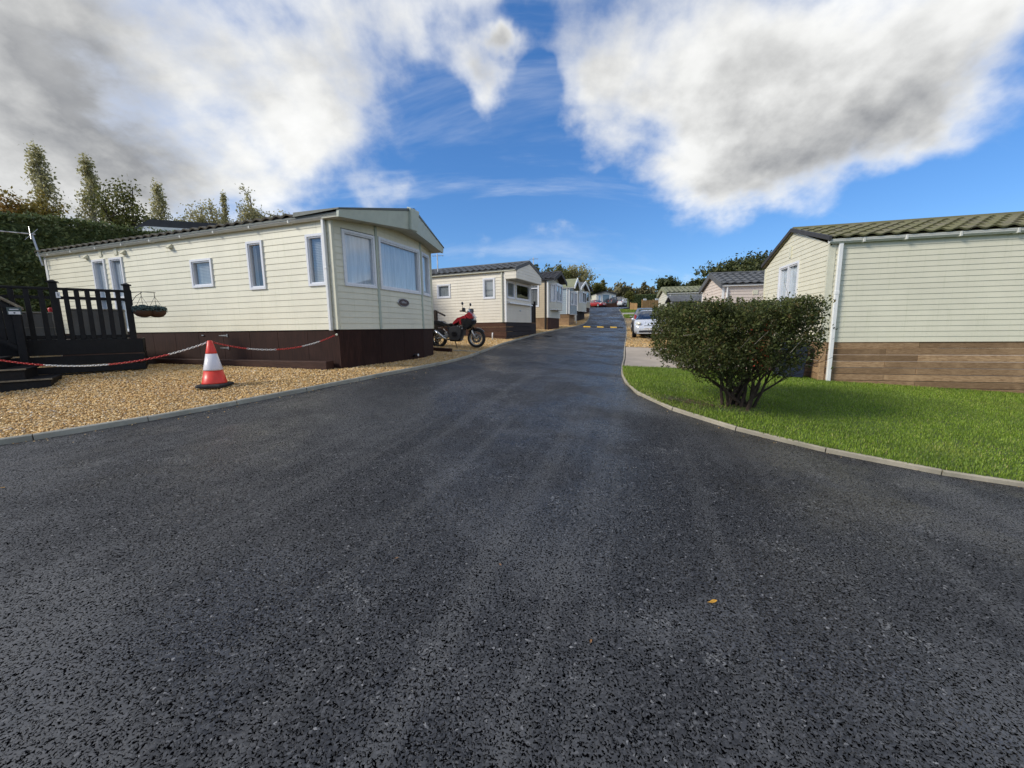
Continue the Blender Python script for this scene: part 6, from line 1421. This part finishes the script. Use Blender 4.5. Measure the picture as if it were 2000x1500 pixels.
# ---------------------------------------------------------------- things around the motorbike
def ground_beam(name, label, x0, y0, x1, y1, w_, h, mat, cat, z0=None):
    g = (G(x0, y0) + G(x1, y1)) / 2 if z0 is None else z0; D = Vector((x1 - x0, y1 - y0, G(x1, y1) - G(x0, y0))); L = D.length
    b = MB(); b.box((0, -w_ / 2, -.05), (L, w_ / 2, h)); o = b.build(name, M[mat], None, bevel=.008); o.location = (x0, y0, G(x0, y0)); o.rotation_euler = (0, -math.asin(D.z / L), math.atan2(D.y, D.x)); return tag(o, label, cat)
ground_beam('timber_sleeper', 'short dark timber sleeper on the gravel under the back of the motorbike', -3.1, 12.35, -1.82, 11.95, .14, .10, 'skirt_brown', 'sleeper')
ground_beam('edging_strip', 'pale concrete edging strip across the gravel under the motorbike wheel', -1.8, 12.25, -.95, 12.2, .06, .03, 'kerb_pale', 'edging')
hrp = empty('porch_handrail', (-2.05, 13.6, G(-2, 13.6)), R(-18), 'dark sloping handrail end behind the motorbike seat', 'handrail')
b = MB(); b.box((-.62, -.05, 0), (-.52, .05, 1.22)); b.build('post', M['fence_dark'], hrp); b = MB(); b.hexa([(-.60, -.04, 1.2), (-.22, -.04, 1.02), (-.22, .04, 1.02), (-.60, .04, 1.2), (-.60, -.04, 1.25), (-.22, -.04, 1.07), (-.22, .04, 1.07), (-.60, .04, 1.25)]); b.build('rail', M['fence_dark'], hrp)
b = MB(); b.tube([(0, 0, -.05), (0, 0, .18), (.01, 0, .30)], .028, 8); o = b.build('waste_pipe', M['chain_white'], None, smooth=True); o.location = (-.82, 17.25, G(-.8, 17.2)); tag(o, 'short white waste pipe standing by the skirting of the off-white caravan', 'pipe')

# ---------------------------------------------------------------- road hump and drain
a0, a1 = Vector((5.55, 30.6, 0)), Vector((8.75, 31.2, 0)); hu = empty('speed_hump', (a0.x, a0.y, G(a0.x, a0.y) - .05), math.atan2(a1.y - a0.y, a1.x - a0.x), 'black rubber speed hump with three yellow blocks across the road', 'speed hump')
LH = (a1 - a0).length; n = 6; sg_ = LH / n; rise = (G(a1.x, a1.y) - G(a0.x, a0.y)) / LH
for k in range(n):
    b = MB(); x0, x1 = k * sg_ + .01, (k + 1) * sg_ - .01; hz = .065
    b.hexa([(x0, -.18, -.04 + rise * x0), (x1, -.18, -.04 + rise * x1), (x1, .18, -.02 + rise * x1), (x0, .18, -.02 + rise * x0), (x0 + .02, -.10, hz + rise * x0), (x1 - .02, -.10, hz + rise * x1), (x1 - .02, .10, hz + rise * x1), (x0 + .02, .10, hz + rise * x0)]); b.build('yellow_block' if k % 2 == 0 else 'black_block', M['hump_yellow' if k % 2 == 0 else 'hump_black'], hu, bevel=.012)
dx_, dy_ = 1.95, 20.6; b = MB(); b.box((-.3, -.2, -.02), (.3, .2, .006)); dr = b.build('drain_cover', M['rubber'], None); dr.location = (dx_, dy_, G(dx_, dy_) - .05); dr.rotation_euler = (R(2), R(2.5), R(60)); tag(dr, 'dark drain cover in the road near the kerb by the off-white caravan', 'drain')

# ---------------------------------------------------------------- by the right-hand gable
def to_r1(x, y): p = Matrix.Translation(R1Q) @ Matrix.Rotation(R1TH, 4, 'Z') @ Vector((x, y, 0)); return p.x, p.y
px_, py_ = to_r1(.42, .42); bn = empty('recycling_bin', (px_, py_, G(px_, py_) - .01), R1TH, 'dark navy plastic bin against the plank skirting of the right-hand caravan', 'bin')
b = MB(); b.hexa([(-.24, -.22, 0), (.24, -.22, 0), (.24, .22, 0), (-.24, .22, 0), (-.29, -.27, .74), (.29, -.27, .74), (.29, .27, .74), (-.29, .27, .74)]); b.build('body', M['bin_navy'], bn, bevel=.02)
b = MB(); b.box((-.31, -.29, .74), (.31, .29, .79)); b.build('lid', M['bin_navy'], bn, bevel=.02); b = MB(); b.tube([(-.14, -.30, .66), (-.14, -.36, .70), (.14, -.36, .70), (.14, -.30, .66)], .012, 6); b.build('handle', M['black_plastic'], bn)
for k, (x_, y_, lb) in enumerate(((1.75, .55, 'nearer red gas bottle glimpsed through the clipped bush'), (2.2, .58, 'farther red gas bottle glimpsed through the clipped bush'))):
    qx, qy = to_r1(x_, y_); gb = empty('gas_bottle', (qx, qy, G(qx, qy)), 0, lb, 'gas bottle')
    b = MB(); b.lathe([(.15, 0), (.18, .03), (.185, .10), (.185, .95), (.16, 1.06), (.09, 1.13), (.05, 1.15)], 20); b.build('body', M['gas_red'], gb, smooth=True); b = MB(); b.lathe([(.03, 1.14), (.03, 1.2), (.05, 1.2), (.05, 1.24)], 10); b.build('valve', M['metal'], gb)
    b = MB(); b.lathe([(.075, 1.12), (.085, 1.28), (.08, 1.28)], 12); b.build('collar', M['gas_red'], gb)
# flue pole and dish by the pinkish caravan
fp = empty('flue_pole', (10.65, 16.75, 3.2), 0, 'thin grey pole with hooked top rising above the pinkish caravan roof', 'pole')
b = MB(); b.tube([(0, 0, -.35), (0, 0, .95), (.04, 0, 1.08), (.14, 0, 1.15), (.34, 0, 1.17)], .022, 8); b.build('tube', M['metal'], fp, smooth=True); b = MB(); b.lathe([(.05, 0), (.06, .05), (.03, .09)], 10, (.34, 0, .88)); b.build('lamp_head', M['sign_white'], fp)
b = MB(); b.tube([(0, 0, .55), (.34, 0, .93)], .008, 5); b.build('stay', M['metal'], fp)
# TV aerials
ar = empty('tv_aerial', (-12.55, 10.95, 3.60), R(8), 'grey television aerial on a pole at the far left end of the cream caravan', 'aerial')
b = MB(); b.tube([(.0, 0, -.3), (-.13, 0, .52)], .022, 8); b.build('mast', M['metal'], ar); b = MB(); b.tube([(-.05, 0, .50), (-2.2, -.5, .62)], .016, 6); bo = b.build('boom', M['metal'], ar)
b = MB()
for k in range(9): u = k / 9; b.tube([(-.1 - 1.95 * u, -.03 - .45 * u - .10, .50 + .1 * u), (-.1 - 1.95 * u, -.03 - .45 * u + .10, .52 + .1 * u)], .005, 4)
b.tube([(-.06, -.12, .36), (-.26, .1, .72)], .006, 4); b.tube([(-.2, -.12, .34), (-.06, .1, .66)], .006, 4); b.build('elements', M['metal'], bo)
def pole_aerial(label, x, y, z0, h):
    o = empty('aerial_pole', (x, y, z0), 0, label, 'aerial'); b = MB(); b.tube([(0, 0, -.4), (0, 0, h)], .03, 6); b.build('mast', M['metal'], o); b = MB(); b.tube([(-.25, 0, h - .1), (.3, 0, h - .08)], .012, 5)
    for k in range(4): b.tube([(-.2 + k * .15, -.15, h - .1), (-.2 + k * .15, .15, h - .1)], .008, 4)
    b.build('elements', M['metal'], o)
pole_aerial('thin aerial pole above the beige caravan roof', 1.45, 25.6, 4.6, 1.25)
pole_aerial('thin aerial pole at the left end of the off-white caravan roof', -3.5, 19.6, 4.3, .75)
wp = MB(); wp.tube([(0, 0, -.1), (0, 0, 2.6)], .035, 8); o = wp.build('white_post', M['trim'], None); o.location = (5.55, 34.0, G(5.5, 34)); tag(o, 'thin white post in front of the small pale caravan', 'post')

# ---------------------------------------------------------------- fallen leaves on the asphalt
def fallen(label, px, py, size, mat, rot):
    r_ = ray_dir(px, py); tt = .3
    while EYE.z + r_.z * tt > G(r_.x * tt, r_.y * tt) - .05: tt += .004
    x, y = r_.x * tt, r_.y * tt; b = MB(); out = [(1, 0), (.55, .33), (0, .42), (-.6, .3), (-1, .0), (-.55, -.34), (.05, -.4), (.6, -.28)]
    b.v = [(px_ * size, py_ * size, .006 + .25 * size * (py_ ** 2) + .06 * size * math.sin(3 * px_)) for px_, py_ in out] + [(0, 0, .004), (-1.5 * size, .1 * size, .008)]
    b.f = [(k, (k + 1) % 8, 8) for k in range(8)] + [(4, 9, 3)]; b.m = [0] * 9; o = b.build('fallen_leaf', M[mat], None); o.location = (x, y, G(x, y) - .048); o.rotation_euler = (0, 0, rot); return tag(o, label, 'leaf', 'fallen leaves on the road')
fallen('biggest yellow-orange fallen leaf, on the asphalt in the right foreground', 1393, 1177, .026, 'leaf_fallen', .3)
fallen('small brown leaf on the asphalt left of the big yellow one', 1154, 1255, .012, 'leaf_dry', 1.2)
fallen('tiny brown leaf on the asphalt in the middle distance, left of centre', 775, 1092, .012, 'leaf_dry', .6)
fallen('tiny brown leaf on the asphalt just left of the centre line', 977, 1105, .012, 'leaf_dry', 2.2)
fallen('tiny brown leaf lying against the left kerb', 34, 868, .016, 'leaf_dry', .9)
fallen('pale straw leaf at the left edge of the asphalt', 6, 954, .016, 'leaf_fallen', .1)
